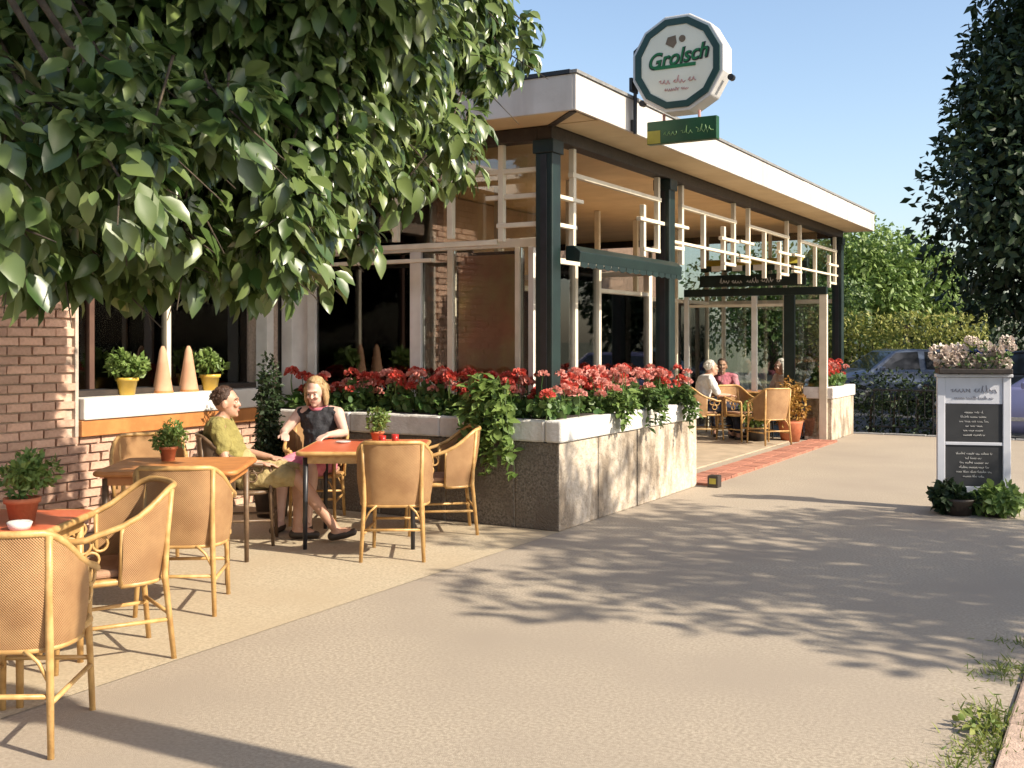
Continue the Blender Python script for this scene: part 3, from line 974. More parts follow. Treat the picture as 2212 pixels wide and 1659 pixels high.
def make_chair(label, cane, weave, group, cushion=None):
    t = thing('rattan_chair', label, 'chair', (0, 0, 0), 0, group)
    A, B = .245, .25
    T0 = .62                             # where the arms end, from the front
    n = 26
    rim, low = [], []
    for i in range(n + 1):
        th_ = T0 + (2 * math.pi - 2 * T0) * i / n
        u = 1 - abs(i / n - .5) * 2
        z = rim_z(u)
        fl = 1 + .13 * (z - .42) / .4
        x, y = sup(th_, A * fl, B * fl)
        back = max(0, (u - .5)) * 2
        rim.append(Vector((x, y - .045 * back, z)))
        x, y = sup(th_, A, B)
        low.append(Vector((x, y, .40)))
    b = MB(); b.tube(rim, .0155, 8); rm = b.build('arm_rail', cane, t, True)
    for p in (rim[0], rim[-1]):
        b = MB(); b.tube([p, p * .995 + Vector((0, .012, -.03)), Vector((p.x * .96, p.y + .01, .42)), Vector((p.x * 1.02, p.y + .03, 0))], [.0155, .0155, .0155, .0135], 8)
        b.build('leg', cane, t, True)
    k0 = 5                               # the woven shell starts behind the arms' front part
    for s_ in (-1, 1):
        b = MB()
        b.tube([(s_ * .215, -.275, .85), (s_ * .205, -.255, .62), (s_ * .205, -.245, .42), (s_ * .225, -.285, 0)], [.0145, .0155, .0165, .0135], 8)
        b.build('leg', cane, t, True)
    # woven shell, two skins
    rows = 7
    vs, fs, uvs = [], [], []
    arc = 0
    idx = list(range(k0, n - k0 + 1))
    acc = [0]
    for a_, b2 in zip(idx, idx[1:]):
        acc.append(acc[-1] + (rim[b2] - rim[a_]).length)
    for skin in (0, 1):
        for c, i in enumerate(idx):
            for r_ in range(rows + 1):
                f = r_ / rows
                q = low[i].lerp(rim[i], f)
                bulge = math.sin(f * math.pi) * .012
                o_ = Vector((q.x, q.y, 0)).normalized() * (bulge + (.007 if skin else -.002))
                vs.append(q + o_); uvs.append((acc[c], q.z))
    m_ = len(idx) * (rows + 1)
    for skin in (0, 1):
        for c in range(len(idx) - 1):
            for r_ in range(rows):
                q = skin * m_ + c * (rows + 1) + r_
                f = (q, q + rows + 1, q + rows + 2, q + 1)
                fs.append(f if skin else f[::-1])
    b = MB(); b.add(vs, fs)
    me = bpy.data.meshes.new('woven_back'); me.from_pydata(b.v, [], b.f)
    uvl = me.uv_layers.new(name='UVMap')
    for l in me.loops: uvl.data[l.index].uv = uvs[l.vertex_index]
    me.materials.append(weave)
    link('woven_back', me, t, True)
    b = MB(); b.tube([low[i] for i in idx], .013, 7); b.build('lower_rail', cane, t, True)
    for i in (k0, n - k0):
        b = MB(); b.tube([rim[i], low[i]], .012, 7); b.build('side_post', cane, t, True)
    # curled canework in the arms
    for s_, tip, bk in ((1, rim[0], rim[k0]), (-1, rim[-1], rim[n - k0])):
        b = MB()
        c = (Vector(tip) + bk) / 2
        for (dy, dz, r_) in ((.045, -.055, .038), (-.035, -.05, .036), (.005, -.125, .036)):
            cc = Vector((c.x, c.y + dy, c.z + dz))
            b.tube([cc + Vector((0, r_ * math.cos(a), r_ * math.sin(a))) for a in [k * math.pi / 6 for k in range(12)]], .0075, 6, closed=True)
        b.build('cane_curls', cane, t, True)
    # seat
    out = [sup(k * 2 * math.pi / 28, .228, .235, 3.6) for k in range(28)]
    b = MB(); b.prism(out, 'z', .405, .435); b.build('seat', weave, t, bevel=.006)
    b = MB(); b.tube([(x * 1.01, y * 1.01, .42) for x, y in out], .017, 7, closed=True); b.build('seat_rail', cane, t, True)
    if cushion:
        o2 = [sup(k * 2 * math.pi / 28, .205, .21, 3.2) for k in range(28)]
        b = MB(); b.prism(o2, 'z', .437, .475); b.build('cushion', cushion, t, bevel=.014)
    fx, fy = rim[0].x, rim[0].y + .02
    z = .20
    for pts in ([(fx, fy, z), (.212, -.262, z)], [(-fx, fy, z), (-.212, -.262, z)], [(-fx, fy, z + .03), (fx, fy, z + .03)], [(-.212, -.262, z + .03), (.212, -.262, z + .03)]):
        b = MB(); b.tube(pts, .0105, 7); b.build('stretcher', cane, t, True)
    for s_ in (-1, 1):
        for s2, yy, xx in ((1, fy, abs(fx)), (-1, -.255, .207)):
            b = MB(); b.tube([(s_ * xx, yy, .28), (s_ * xx * .8, yy - s2 * .0, .36), (s_ * xx * .55, yy, .405)], .008, 6)
            b.build('brace', cane, t, True)
    return t


G1 = 'rattan tub chairs on the cafe terrace'
chA = make_chair('light rattan chair cut by the left edge, its woven back nearest of all', M['bamboo'], M['weave'], G1, M['cushion'])
chA.location = (-1.99, 4.40, 0); chA.rotation_euler.z = R(2)
chB = dup(chA, (-2.05, 5.44, 0), R(124), 'rattan chair turned sideways so its oval hollow back and curled arm show')
chC = dup(chA, (-1.95, 6.50, 0), R(3), 'rattan chair seen squarely from behind, at the table with the small bush')
chF = dup(chA, (-.86, 8.02, 0), R(1), 'rattan chair with its woven back to the view at the red table of the couple')
chG = dup(chA, (-.60, 8.98, 0), R(100), 'rattan chair in shade between the red table and the planter corner')
chD = dup(chA, (-2.72, 8.12, 0), R(200), 'rattan chair facing out from the brick wall under the shop window')
chW = dup(chA, (-1.72, 9.50, 0), R(184), 'rattan chair in which the woman in the charcoal top sits')
chE = make_chair('dark brown rattan chair in which the man in the olive shirt sits', M['bamboo_dark'], M['weave_dark'], G1)
chE.location = (-2.13, 8.50, 0); chE.rotation_euler.z = R(-82)
# chairs of the covered terrace beyond the entrance
for (x, y, rz, lb) in ((.21 * 16.9, 16.9, -150, 'rattan chair inside the entrance between the two seated guests'),
                       (.253 * 17.6, 17.9, 95, 'rattan chair of the white clad woman beside the far planter'),
                       (.178 * 16.9, 17.0, -85, 'rattan chair of the guest in the white shirt inside the entrance')):
    dup(chA, (x, y, 0), R(rz), lb)


# ================================================================== TABLES
def rrect(hx, hy, r, n=5):
    out = []
    for cx_, cy_, a0 in ((hx - r, hy - r, 0), (-hx + r, hy - r, 90), (-hx + r, -hy + r, 180), (hx - r, -hy + r, 270)):
        for k in range(n + 1):
            a = R(a0 + 90 * k / n)
            out.append((cx_ + r * math.cos(a), cy_ + r * math.sin(a)))
    return out


def table(label, loc, hx, hy, top, edge, leg, rz=0):
    t = thing('terrace_table', label, 'table', loc, R(rz), 'terrace tables')
    b = MB(); b.prism(rrect(hx - .022, hy - .022, .05), 'z', .722, .75); b.build('tabletop', top, t, bevel=.003)
    b = MB(); b.tube([(x, y, .733) for x, y in rrect(hx - .016, hy - .016, .055)], .018, 8, closed=True); b.build('edge_band', edge, t, True)
    b = MB(); b.prism(rrect(hx - .06, hy - .06, .04), 'z', .655, .72); b.build('apron', edge, t)
    for sx in (-1, 1):
        for sy in (-1, 1):
            x, y = sx * (hx - .075), sy * (hy - .075)
            b = MB(); b.tube([(x, y, .70), (x * 1.01, y * 1.01, 0)], [.022, .016], 8); b.build('leg', leg, t, True)
    return t


table('coral red table at the left edge with a potted bush on it', (-2.50, 5.02, 0), .44, .40, M['redtop'], M['bamboo'], M['bamboo'])
table('orange wooden table behind the squarely seen rattan chair', (-2.26, 7.36, 0), .46, .43, M['orangewood'], M['orangewood'], M['bamboo_dark'], 4)
table('coral red table at which the man and the woman sit', (-1.16, 8.66, 0), .48, .52, M['redtop'], M['bamboo'], M['dark'])
table('wooden table between the guests inside the entrance', (.229 * 17.6, 17.7, 0), .4, .4, M['orangewood'], M['bamboo'], M['dark'], -30)


def potted(label, loc, rp, hp, fr_, m_pot, m_leaf, n, size, group=None):
    t = thing('potted_plant', label, 'potted plant', loc, 0, group)
    b = MB(); b.lathe([(rp * .72, 0), (rp * .95, hp * .8), (rp * 1.08, hp * .8), (rp * 1.1, hp), (rp * .95, hp), (rp * .9, hp * .86)], n=20)
    pt = b.build('pot', m_pot, t, True)
    b = MB(); b.lathe([(rp * .9, hp * .84), (rp * .88, hp * .88)], n=16); b.build('soil', M['soil'], t)
    b = MB()
    q = random.Random(int(loc[0] * 100))
    for i in range(9):
        a = i * .7; d = Vector((math.cos(a), math.sin(a), 0)) * fr_ * q.uniform(.2, .6)
        b.tube([(0, 0, hp * .85), (d.x * .4, d.y * .4, hp + fr_ * .5), (d.x, d.y, hp + fr_ * 1.1)], [.004, .003, .002], 5)
    b.build('stem', M['leaf_mid'], t)
    cl = clumpy((0, 0, hp + fr_ * .82), (fr_, fr_, fr_ * .85), 9, .5, int(loc[1] * 10))
    crown('foliage', cl, n, size, m_leaf, t, RHOMB_V, RHOMB_F, .0)
    return t


GP = 'potted bushes on the terrace tables'
potted('bright green bush in a terracotta pot on the left red table', (-2.27, 5.02, .7505), .075, .115, .115, M['terracotta'], M['leaf_light'], 900, .035, GP)
potted('small green bush in a brown pot on the orange table', (-2.40, 7.56, .7505), .06, .10, .10, M['terracotta'], M['leaf_light'], 700, .034, GP)
potted('yellowish green bush on the red table of the couple', (-1.12, 9.00, .7505), .055, .08, .10, M['terracotta'], M['leaf_light'], 600, .034, GP)
potted('dark foliage plant on the ground by the left table', (-2.75, 5.95, 0), .14, .26, .22, M['terracotta'], M['leaf_mid'], 900, .05, None)

def small(name, label, cat, loc, prof, m, group=None):
    b = MB(); b.lathe(prof, n=18)
    o = b.build(name, m, None, True, loc=loc)
    return tag(o, label, cat, group)


small('ashtray', 'white china ashtray on the left red table', 'ashtray', (-2.20, 4.84, .7505), [(.045, 0), (.055, .03), (.05, .034), (.035, .012)], M['china'])
for (x, y, lb) in ((-1.02, 8.52, 'red drinking glass on the coral table nearest the woven chair'), (-.93, 8.62, 'red drinking glass standing by the shaded chair')):
    small('drinking_glass', lb, 'glass', (x, y, .7505), [(.024, 0), (.03, .09), (.027, .09), (.022, .01)], M['redglass'], 'red glasses on the coral table')
small('saucer', 'white saucer in front of the woman at the coral table', 'saucer', (-1.38, 8.85, .7505), [(.03, 0), (.065, .012), (.06, .014), (.02, .006)], M['china'])


# ================================================================== PEOPLE
def fuse(name, build, voxel, mats, parent, it=4, f=.5, folds=0.0):
    mb = MB(); build(mb)
    me = mb.mesh(name, mats)
    o = bpy.data.objects.new(name, me); col.objects.link(o)
    r_ = o.modifiers.new('r', 'REMESH'); r_.mode = 'VOXEL'; r_.voxel_size = voxel
    s_ = o.modifiers.new('s', 'SMOOTH'); s_.iterations = it; s_.factor = f
    if folds:
        tx = bpy.data.textures.get('folds') or bpy.data.textures.new('folds', 'CLOUDS')
        tx.noise_scale = .075; tx.noise_depth = 1
        d_ = o.modifiers.new('d', 'DISPLACE'); d_.texture = tx; d_.strength = folds; d_.mid_level = .5; d_.texture_coords = 'LOCAL'
    bpy.context.view_layer.update()
    me2 = bpy.data.meshes.new_from_object(o.evaluated_get(bpy.context.evaluated_depsgraph_get()))
    bpy.data.objects.remove(o)
    me2.materials.clear()
    for m in (mats if isinstance(mats, (list, tuple)) else [mats]): me2.materials.append(m)
    return link(name, me2, parent, True)


def hand(mb, w, d, up, s=1.0, curl=.5):
    """palm and five bent fingers from the wrist w along d"""
    d = Vector(d).normalized(); up = Vector(up); up = (up - d * up.dot(d)).normalized(); x = d.cross(up)
    p = Vector(w)
    for k in range(4):
        o_ = x * (k - 1.5) * .019
        mb.capsule([p + o_ * .5, p + o_ + d * .075 * s], [.016, .0115], 8)
        L = (.062, .072, .067, .052)[k] * s
        a = p + o_ + d * .08 * s
        b1 = a + (d - up * curl * .4).normalized() * L * .5
        c1 = b1 + (d - up * curl * 1.2).normalized() * L * .5
        mb.capsule([a, b1, c1], [.0098, .0092, .0078], 8)
    t0 = p + x * .022 + d * .02
    t1 = t0 + (x * .8 + d * .7 - up * .2).normalized() * .038
    mb.capsule([p + d * .02, t0, t1, t1 + (d + x * .1 - up * .2).normalized() * .03], [.014, .013, .011, .009], 8)


def person(label, loc, rz, J, skin, hair, top, bottom, opt):
    """J: joints in metres, the figure facing +y, ground at z=0"""
    t = thing('person', label, 'person', loc, rz)
    V = {k: Vector(v) for k, v in J.items()}
    hd = V['head']; hq = Quaternion((0, 0, 1), R(opt.get('turn', 0))) @ Quaternion((1, 0, 0), R(opt.get('nod', 0)))
    Rm = hq.to_matrix()
    vx = opt.get('voxel', .0065)
    det = opt.get('detail', True)

    def H(x, y, z): return hd + Rm @ Vector((x, y, z))

    def body(mb):
        mb.capsule([V['pelvis'], V['belly'], V['chest']], [.125, .115, .125], 14)
        mb.ell(V['chest'] + Vector((0, 0, .02)), (.165, .105, .13), 16, 10)
        mb.capsule([V['chest'] + Vector((0, -.01, .10)), H(0, -.02, -.085)], [.062, .052], 12)
        for s_, q in ((-1, 'l'), (1, 'r')):
            sh, el, wr = V['sh_' + q], V['el_' + q], V['wr_' + q]
            mb.capsule([V['chest'] + Vector((s_ * .06, 0, .09)), sh], [.065, .057], 12)
            mid = sh.lerp(el, .45); f2 = el.lerp(wr, .3)
            mb.capsule([sh, mid, el, f2, wr], [.054, .047, .037, .039, .026], 12)
            if det: hand(mb, wr, V['hd_' + q], (0, 0, 1))
            else: mb.capsule([wr, wr + V['hd_' + q].normalized() * .13], [.03, .018], 8)
            hp, kn, an, to_ = V['hp_' + q], V['kn_' + q], V['an_' + q], V['to_' + q]
            mb.capsule([hp, hp.lerp(kn, .5), kn], [.09, .077, .055], 14)
            mb.capsule([kn, kn.lerp(an, .3), kn.lerp(an, .65), an], [.053, .056, .042, .035], 12)
            heel = an + (an - to_).normalized() * .03; heel.z = an.z - .045
            mb.capsule([an, heel], [.036, .032], 10); mb.capsule([an - Vector((0, 0, .02)), an.lerp(to_, .6), to_], [.036, .034, .025], 10)
        # head: skull, jaw, nose, ears
        mb.ell(H(0, -.008, .03), (.075, .094, .098), 18, 12, rot=Rm)
        mb.ell(H(0, .022, -.045), (.056, .066, .066), 16, 10, rot=Rm)
        mb.capsule([H(0, .084, .018), H(0, .099, -.018)], [.009, .0125], 8)
        mb.ell(H(0, .062, -.090), (.024, .022, .019), 10, 7, rot=Rm)
        for s_ in (-1, 1):
            mb.ell(H(s_ * .077, -.008, -.004), (.012, .024, .034), 10, 8, rot=Rm)
            mb.ell(H(s_ * .034, .075, -.016), (.022, .02, .018), 10, 7, rot=Rm)
        mb.ell(H(0, .080, .036), (.052, .018, .012), 12, 7, rot=Rm)

    fuse('body', body, vx, skin, t, 3)
    # face
    for s_ in (-1, 1):
        b = MB(); b.ell(H(s_ * .031, .078, .012), (.011, .009, .0058), 10, 6, rot=Rm); ey = b.build('eye', M['china'], t, True)
        b = MB(); b.ell(H(s_ * .031, .0850, .012), (.006, .0035, .0056), 8, 6, rot=Rm); b.build('iris', M['eye'], ey, True)
        b = MB(); b.tube([H(s_ * .014, .092, .035), H(s_ * .034, .090, .041), H(s_ * .052, .076, .034)], .0032, 6); b.build('eyebrow', hair, t, True)
    b = MB(); b.tube([H(-.024, .083, -.058), H(-.01, .091, -.055), H(.01, .091, -.055), H(.024, .083, -.058)], [.002, .0045, .0045, .002], 6); b.build('mouth', M['lips'], t, True)

    # hair: short strands as overlapping locks
    def hairf(mb):
        q = random.Random(3)
        long_ = opt.get('long', 0)
        mb.ell(H(0, -.022, .048), (.080, .092, .092), 16, 10, rot=Rm)
        for i in range(70):
            a = q.uniform(0, 2 * math.pi); e_ = q.uniform(.05, 1.5)
            d = Vector((math.cos(a) * math.cos(e_), math.sin(a) * math.cos(e_), math.sin(e_)))
            if d.y > .45 and e_ < .75: continue
            p0 = Vector((d.x * .080, -.022 + d.y * .092, .044 + d.z * .092))
            dn = Vector((d.x * .3, d.y * .3 - .2, -.8 - long_)).normalized()
            L = q.uniform(.02, .05) * (.35 + 2.8 * long_)
            if d.y > .2: L *= .5
            mb.capsule([H(*p0), H(*(p0 + d * .006 + dn * L))], [.015, .008], 6)
        if long_:
            for i in range(26):
                a = R(160 + 220 * i / 25 + 90 - 180 - 10)
                a = R(170 + 200 * i / 25)
                x, y = math.cos(a) * .08, math.sin(a) * .09 - .01
                mb.capsule([H(x, y, .05), H(x * 1.12, y * 1.1, -.05), H(x * 1.05, y * 1.05, -.10 - .03 * long_ * q.random())], [.02, .022, .012], 7)
    hm = fuse('hair', hairf, .0075, hair, t, 2)
    b = MB(); q = random.Random(9); long_ = opt.get('long', 0)
    for i in range(170 if det else 0):
        a = q.uniform(0, 2 * math.pi); e_ = q.uniform(.0, 1.45)
        d = Vector((math.cos(a) * math.cos(e_), math.sin(a) * math.cos(e_), math.sin(e_)))
        if d.y > .4 and e_ < .8: continue
        p0 = Vector((d.x * .083, -.022 + d.y * .096, .047 + d.z * .096))
        dn = Vector((d.x * .5 + q.uniform(-.3, .3), d.y * .5 - .2 + q.uniform(-.3, .3), -.7 - long_)).normalized()
        L = q.uniform(.02, .045) * (.45 + 2.5 * long_)
        b.tube([H(*p0), H(*(p0 + dn * L * .5 + d * .009)), H(*(p0 + dn * L + d * .007))], [.0028, .0024, .001], 4)
    tag(b.build('strands', hair, hm), kind='stuff')

    def topf(mb):
        mb.capsule([V['pelvis'] + Vector((0, 0, .03)), V['belly'], V['chest']], [.142, .134, .142], 16)
        mb.ell(V['chest'] + Vector((0, 0, .02)), (.182, .122, .142), 16, 10)
        for s_, q in ((-1, 'l'), (1, 'r')):
            sh, el = V['sh_' + q], V['el_' + q]
            L = opt.get('sleeve', .55)
            mb.capsule([V['chest'] + Vector((s_ * .06, 0, .085)), sh.lerp(V['chest'], .12 if L == 0 else 0)], [.072, .066], 12)
            if L > 0:
                mb.capsule([sh, sh.lerp(el, min(L, 1))], [.068, .062], 12)
                if L > 1: mb.capsule([el, el.lerp(V['wr_' + q], L - 1)], [.058, .045], 12)
    fuse('top', topf, .009, top, t, 4, folds=.036)

    def botf(mb):
        mb.capsule([V['pelvis'], V['pelvis'] + Vector((0, 0, .06))], [.142, .138], 14)
        for s_, q in ((-1, 'l'), (1, 'r')):
            hp, kn, an = V['hp_' + q], V['kn_' + q], V['an_' + q]
            L = opt.get('leglen', .8)
            mb.capsule([hp, hp.lerp(kn, min(L, 1))], [.108, .083], 14)
            if L > 1: mb.capsule([kn, kn.lerp(an, L - 1)], [.075, .058], 12)
    fuse('trousers' if opt.get('leglen', .8) > 1 else ('skirt' if opt.get('skirt') else 'shorts'), botf, .009, bottom, t, 4, folds=.034)
    for q in 'lr':
        an, to_ = V['an_' + q], V['to_' + q]

        def shoef(mb):
            heel = an + (an - to_).normalized() * .035; heel.z = an.z - .045
            mb.capsule([heel, an.lerp(to_, .5) - Vector((0, 0, .02)), to_], [.038, .040, .031], 10)
        fuse('shoe', shoef, .008, opt.get('shoe', M['sole']), t, 2)
    if opt.get('scarf'):
        b = MB()
        c = V['chest'] + Vector((0, .01, .125))
        b.tube([c + Vector((.075 * math.cos(a), .062 * math.sin(a), .012 * math.cos(2 * a))) for a in [k * math.pi / 9 for k in range(18)]], .018, 8, closed=True)
        b.build('scarf', opt['scarf'], t, True)
    return t


base = dict(pelvis=(0, -.02, .545), belly=(0, -.06, .70), chest=(0, -.075, .885), head=(0, .0, 1.135),
            sh_l=(-.185, -.07, .965), sh_r=(.185, -.07, .965), el_l=(-.25, .02, .72), el_r=(.25, .02, .72),
            wr_l=(-.19, .24, .70), wr_r=(.19, .24, .70), hd_l=(.25, 1, -.1), hd_r=(-.25, 1, -.1),
            hp_l=(-.095, .02, .53), hp_r=(.095, .02, .53), kn_l=(-.13, .42, .53), kn_r=(.13, .42, .53),
            an_l=(-.12, .50, .085), an_r=(.12, .50, .085), to_l=(-.125, .64, .035), to_r=(.125, .64, .035))
man = dict(base, pelvis=(0, -.03, .545), belly=(0, -.11, .675), chest=(0, -.185, .845), head=(0, -.135, 1.09),
           sh_l=(-.19, -.175, .92), sh_r=(.19, -.175, .92),
           el_r=(.27, -.10, .67), wr_r=(.20, .14, .645), el_l=(-.26, -.06, .69), wr_l=(-.17, .18, .65),
           kn_r=(.13, .41, .535), an_r=(.09, .72, .10), to_r=(.09, .85, .085), kn_l=(-.12, .42, .54), an_l=(-.10, .40, .09), to_l=(-.1, .55, .035))
person('seated man with short brown hair in an olive shirt and ochre shorts, in profile', (-2.10, 8.50, 0), R(-84), man, M['skin'], M['hair_brown'], M['yellowshirt'], M['shorts'],
       dict(nod=4, sleeve=.6, leglen=.85))
wom = dict(base, pelvis=(0, -.02, .53), head=(0, .03, 1.13), chest=(0, -.06, .87), sh_l=(-.175, -.05, .95), sh_r=(.175, -.05, .95), belly=(0, -.05, .68),
           el_l=(-.275, .05, .79), el_r=(.28, .06, .79), wr_l=(-.21, .27, .79), wr_r=(.17, .30, .79), hd_l=(.3, 1, -.15), hd_r=(-.5, 1, -.15))
person('seated woman facing the view in a charcoal sleeveless top with a pink scarf', (-1.70, 9.44, 0), R(168), wom, M['skin_pale'], M['hair_blond'], M['blacktop'], M['pinkcloth'],
       dict(nod=-14, sleeve=0, leglen=.9, skirt=True, long=.6, scarf=M['pinkcloth']))
g1 = dict(base, chest=(0, .0, .89), head=(0, .10, 1.13), sh_l=(-.18, .01, .97), sh_r=(.18, .01, .97), el_r=(.24, .12, .73), wr_r=(.15, .33, .72), el_l=(-.24, .12, .73), wr_l=(-.15, .33, .72))
person('guest in a white shirt and navy trousers bending over the table inside the entrance', (.178 * 16.9 + .03, 17.0, 0), R(-80), g1, M['skin'], M['hair_grey'], M['whiteshirt'], M['navy'],
       dict(voxel=.009, sleeve=.8, leglen=1.8, nod=8))
person('white haired woman in pale clothes seated beside the far planter', (.253 * 17.6 - .02, 17.9, 0), R(110), base, M['skin_pale'], M['hair_grey'], M['whiteshirt'], M['shorts'],
       dict(voxel=.009, sleeve=1.5, leglen=1.5, long=.4))
dup(chA, (.1935 * 18.1, 18.1, 0), R(175), 'rattan chair of the guest in the coral top inside the entrance')
dup(chA, (.236 * 16.3, 16.3, 0), R(20), 'rattan chair turned away at the near side of the guests inside the entrance')
person('guest in a coral top with brown hair facing out at the table inside the entrance', (.1935 * 18.1, 18.05, 0), R(170), base, M['skin'], M['hair_brown'], M['pinkcloth'], M['navy'],
       dict(voxel=.009, sleeve=.7, leglen=1.8, nod=6, detail=False))
pI = S(-.95, .95, .02)
chI = dup(chA, S(-.9, 1.0, .02), R(150), 'rattan chair behind the glass near the corner column')
person('diner in a white shirt with dark hair behind the glass near the corner column', pI, R(150), base, M['skin'], M['hair_brown'], M['whiteshirt'], M['navy'],
       dict(voxel=.009, sleeve=1.6, leglen=1.8))

# things seen through the glass
def cloth_table(label, loc, rz):
    t = thing('dining_table', label, 'table', loc, rz, 'dining tables behind the glass')
    b = MB()
    n = 40
    vs = []
    for k in range(n):
        a = 2 * math.pi * k / n
        vs.append((.45 * math.cos(a), .45 * math.sin(a), .75))
    for k in range(n):
        a = 2 * math.pi * k / n; r_ = .465 + .02 * math.sin(8 * a)
        vs.append((r_ * math.cos(a), r_ * math.sin(a), .45))
    b.add(vs, [tuple(range(n))] + [(k, (k + 1) % n, n + (k + 1) % n, n + k) for k in range(n)])
    o = b.build('tablecloth', M['whiteshirt'], t)
    b = MB(); b.lathe([(.22, 0), (.2, .03), (.03, .05), (.03, .74)], n=16); b.build('pedestal', M['dark'], t)
    return t


cloth_table('round table under a white cloth behind the glass next to the corner column', S(-1.25, .72, .02), 0)
cloth_table('round table under a white cloth behind the glass of the first street bay', S(-.95, 1.9, .02), 0)

cu = thing('curtain', 'dark brown gathered curtain beside the broad white window post', 'curtain', S(-1.36, .45, .03), SROT)
b = MB()
n = 36
pr = [(-.28 + .56 * k / n, .028 * math.sin(k * 1.55)) for k in range(n + 1)]
b.add([(x, y, z) for z in (0, 2.38) for x, y in pr] + [(x, y + .006, z) for z in (0, 2.38) for x, y in pr],
      [(k, k + 1, n + 2 + k, n + 1 + k) for k in range(n)] + [(2 * (n + 1) + k, 2 * (n + 1) + k + 1, 3 * (n + 1) + k + 1, 3 * (n + 1) + k) for k in range(n)])
b.build('fabric', M['curtain'], cu, True)
b = MB(); b.tube([(-.32, 0, 2.39), (.32, 0, 2.39)], .014, 8); b.build('rod', M['dark'], cu)

pa = thing('reflection_panel', 'tall orange and ochre panel behind the glass, painted as its reflection left of the corner column', 'painted_reflection', S(-.80, .34, .9), SROT)  # peach tones of a window reflection painted on a panel
b = MB(); b.box(-.36, .36, 0, .03, 0, 1.5); b.build('frame', M['darkwood'], pa)  # backing of the painted reflection
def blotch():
    m = mat('reflection_peach', (0.85, 0.34, 0.17), 0.6, (0.55, 0.18, 0.09), 3.0, 0, c3=(0.75, 0.52, 0.20), s3=2.0)
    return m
b = MB(); b.box(-.33, .33, -.004, -.001, .35, 1.47); b.build('painted_reflection', blotch(), pa)
b = MB(); b.box(-.33, .33, -.0042, -.001, .03, .345); b.build('painted_reflection', mat('reflection_base', (0.16, 0.22, 0.26), 0.6, (0.06, 0.09, 0.08), 5), pa)

bn = thing('hanging_banner', 'narrow red and white banner hung behind the first street bay', 'banner', S(-.55, 1.95, 1.2), SROT)
b = MB(); b.box(-.02, .0, -.14, .14, .75, 1.3); b.build('upper_cloth', M['banner_red'], bn)
b = MB(); b.box(-.02, .0, -.14, .14, .0, .748); b.build('lower_cloth', M['china'], bn)
b = MB(); b.box(-.0205, .0025, -.11, .11, .32, .50); b.build('dark_band', M['navy'], bn)
b = MB(); b.tube([(-.01, -.17, 1.305), (-.01, .17, 1.305)], .012, 8); b.build('rod', M['china'], bn)

br = thing('bar_counter', 'dark wooden bar counter deep inside the pavilion', 'counter', S(-2.5, 1.4, .02), SROT)
b = MB(); b.box(-.3, .3, -1.0, 1.6, 0, 1.05); b.build('body', M['darkwood'], br)
b = MB(); b.box(-.36, .36, -1.05, 1.65, 1.052, 1.10); b.build('top', M['orangewood'], br, bevel=.006)

# shop window display
for i, (s_, lb) in enumerate(((1.735, 'yellow pot with a green plant at the left of the deep shop window ledge'), (.766, 'yellow pot with a green plant at the right of the deep shop window ledge'))):
    potted(lb, S(-3.12 - .085, -s_, 1.1155), .09, .15, .13, M['yellowpot'], M['leaf_light'], 500, .06, 'yellow flowerpots on the window ledge')
for i, (s_, lb) in enumerate(((1.325, 'tall peach coloured cone at the left between the yellow pots'), (1.02, 'tall peach coloured cone at the right between the yellow pots'))):
    co = thing('cone_ornament', lb, 'ornament', S(-3.12 - .10, -s_, 1.1155), 0, 'cones on the window ledge')
    b = MB(); b.lathe([(.085, 0), (.088, .02), (.058, .2), (.03, .38), (.012, .42)], n=20); b.build('cone', M['peach'], co, True)
    b = MB(); b.lathe([(.092, -.0), (.092, .018)], n=20); b.build('foot', M['orangewood'], co)

# ================================================================== PLANTER FLOWERS
def flower_head(name, m, seed):
    nn = 46
    d = unit(nn); d[:, 2] = np.abs(d[:, 2]) * .9 - .15
    p = d * np.array([.034, .034, .027])
    return leaf_object(name, p, d + unit(nn) * .5, unit(nn) + d * .4, np.full(nn, .030), m, None, ROUND_V, ROUND_F, None)


heads = []
for k, m in enumerate(('petal_red', 'petal_red', 'petal_pink')):
    o = flower_head('flower_head', M[m], k)
    heads.append(o.data); bpy.data.objects.remove(o)
stem_mb = MB(); stem_mb.tube([(0, 0, 0), (.01, 0, .11), (.0, .01, .2)], [.004, .0035, .003], 5); stem_me = stem_mb.mesh('stem', M['leaf_ger'])
fol_me = []
for k in range(4):
    cl = clumpy((0, 0, .10), (.17, .16, .12), 9, .5, k)
    o = crown('foliage', cl, 170, .062, M['leaf_ger'], None, ROUND_V, ROUND_F, .25, shell=.6)
    fol_me.append(o.data); bpy.data.objects.remove(o)


def geranium(sx, sy, z, label, group, mix, nh):
    t = thing('geranium', label, 'flower', S(sx, sy, z), rnd.uniform(0, 6), group)
    o = link('foliage', rnd.choice(fol_me), t); o['kind'] = 'stuff'
    o.scale = (1, 1, rnd.uniform(.8, 1.15))
    for i in range(nh):
        a, r_ = rnd.uniform(0, 6.28), rnd.uniform(.02, .17)
        hh = rnd.uniform(.18, .40)
        st = link('stem', stem_me, t); st.location = (r_ * math.cos(a) * .9, r_ * math.sin(a) * .9, hh - .2); st.rotation_euler.z = a
        fh = link('flower_head', heads[2 if rnd.random() < mix else rnd.randrange(2)], st)
        s_ = rnd.uniform(.9, 1.45)
        fh.location = (0, .01, .205); fh.scale = (s_, s_, s_); fh.rotation_euler.z = rnd.uniform(0, 6)
    return t


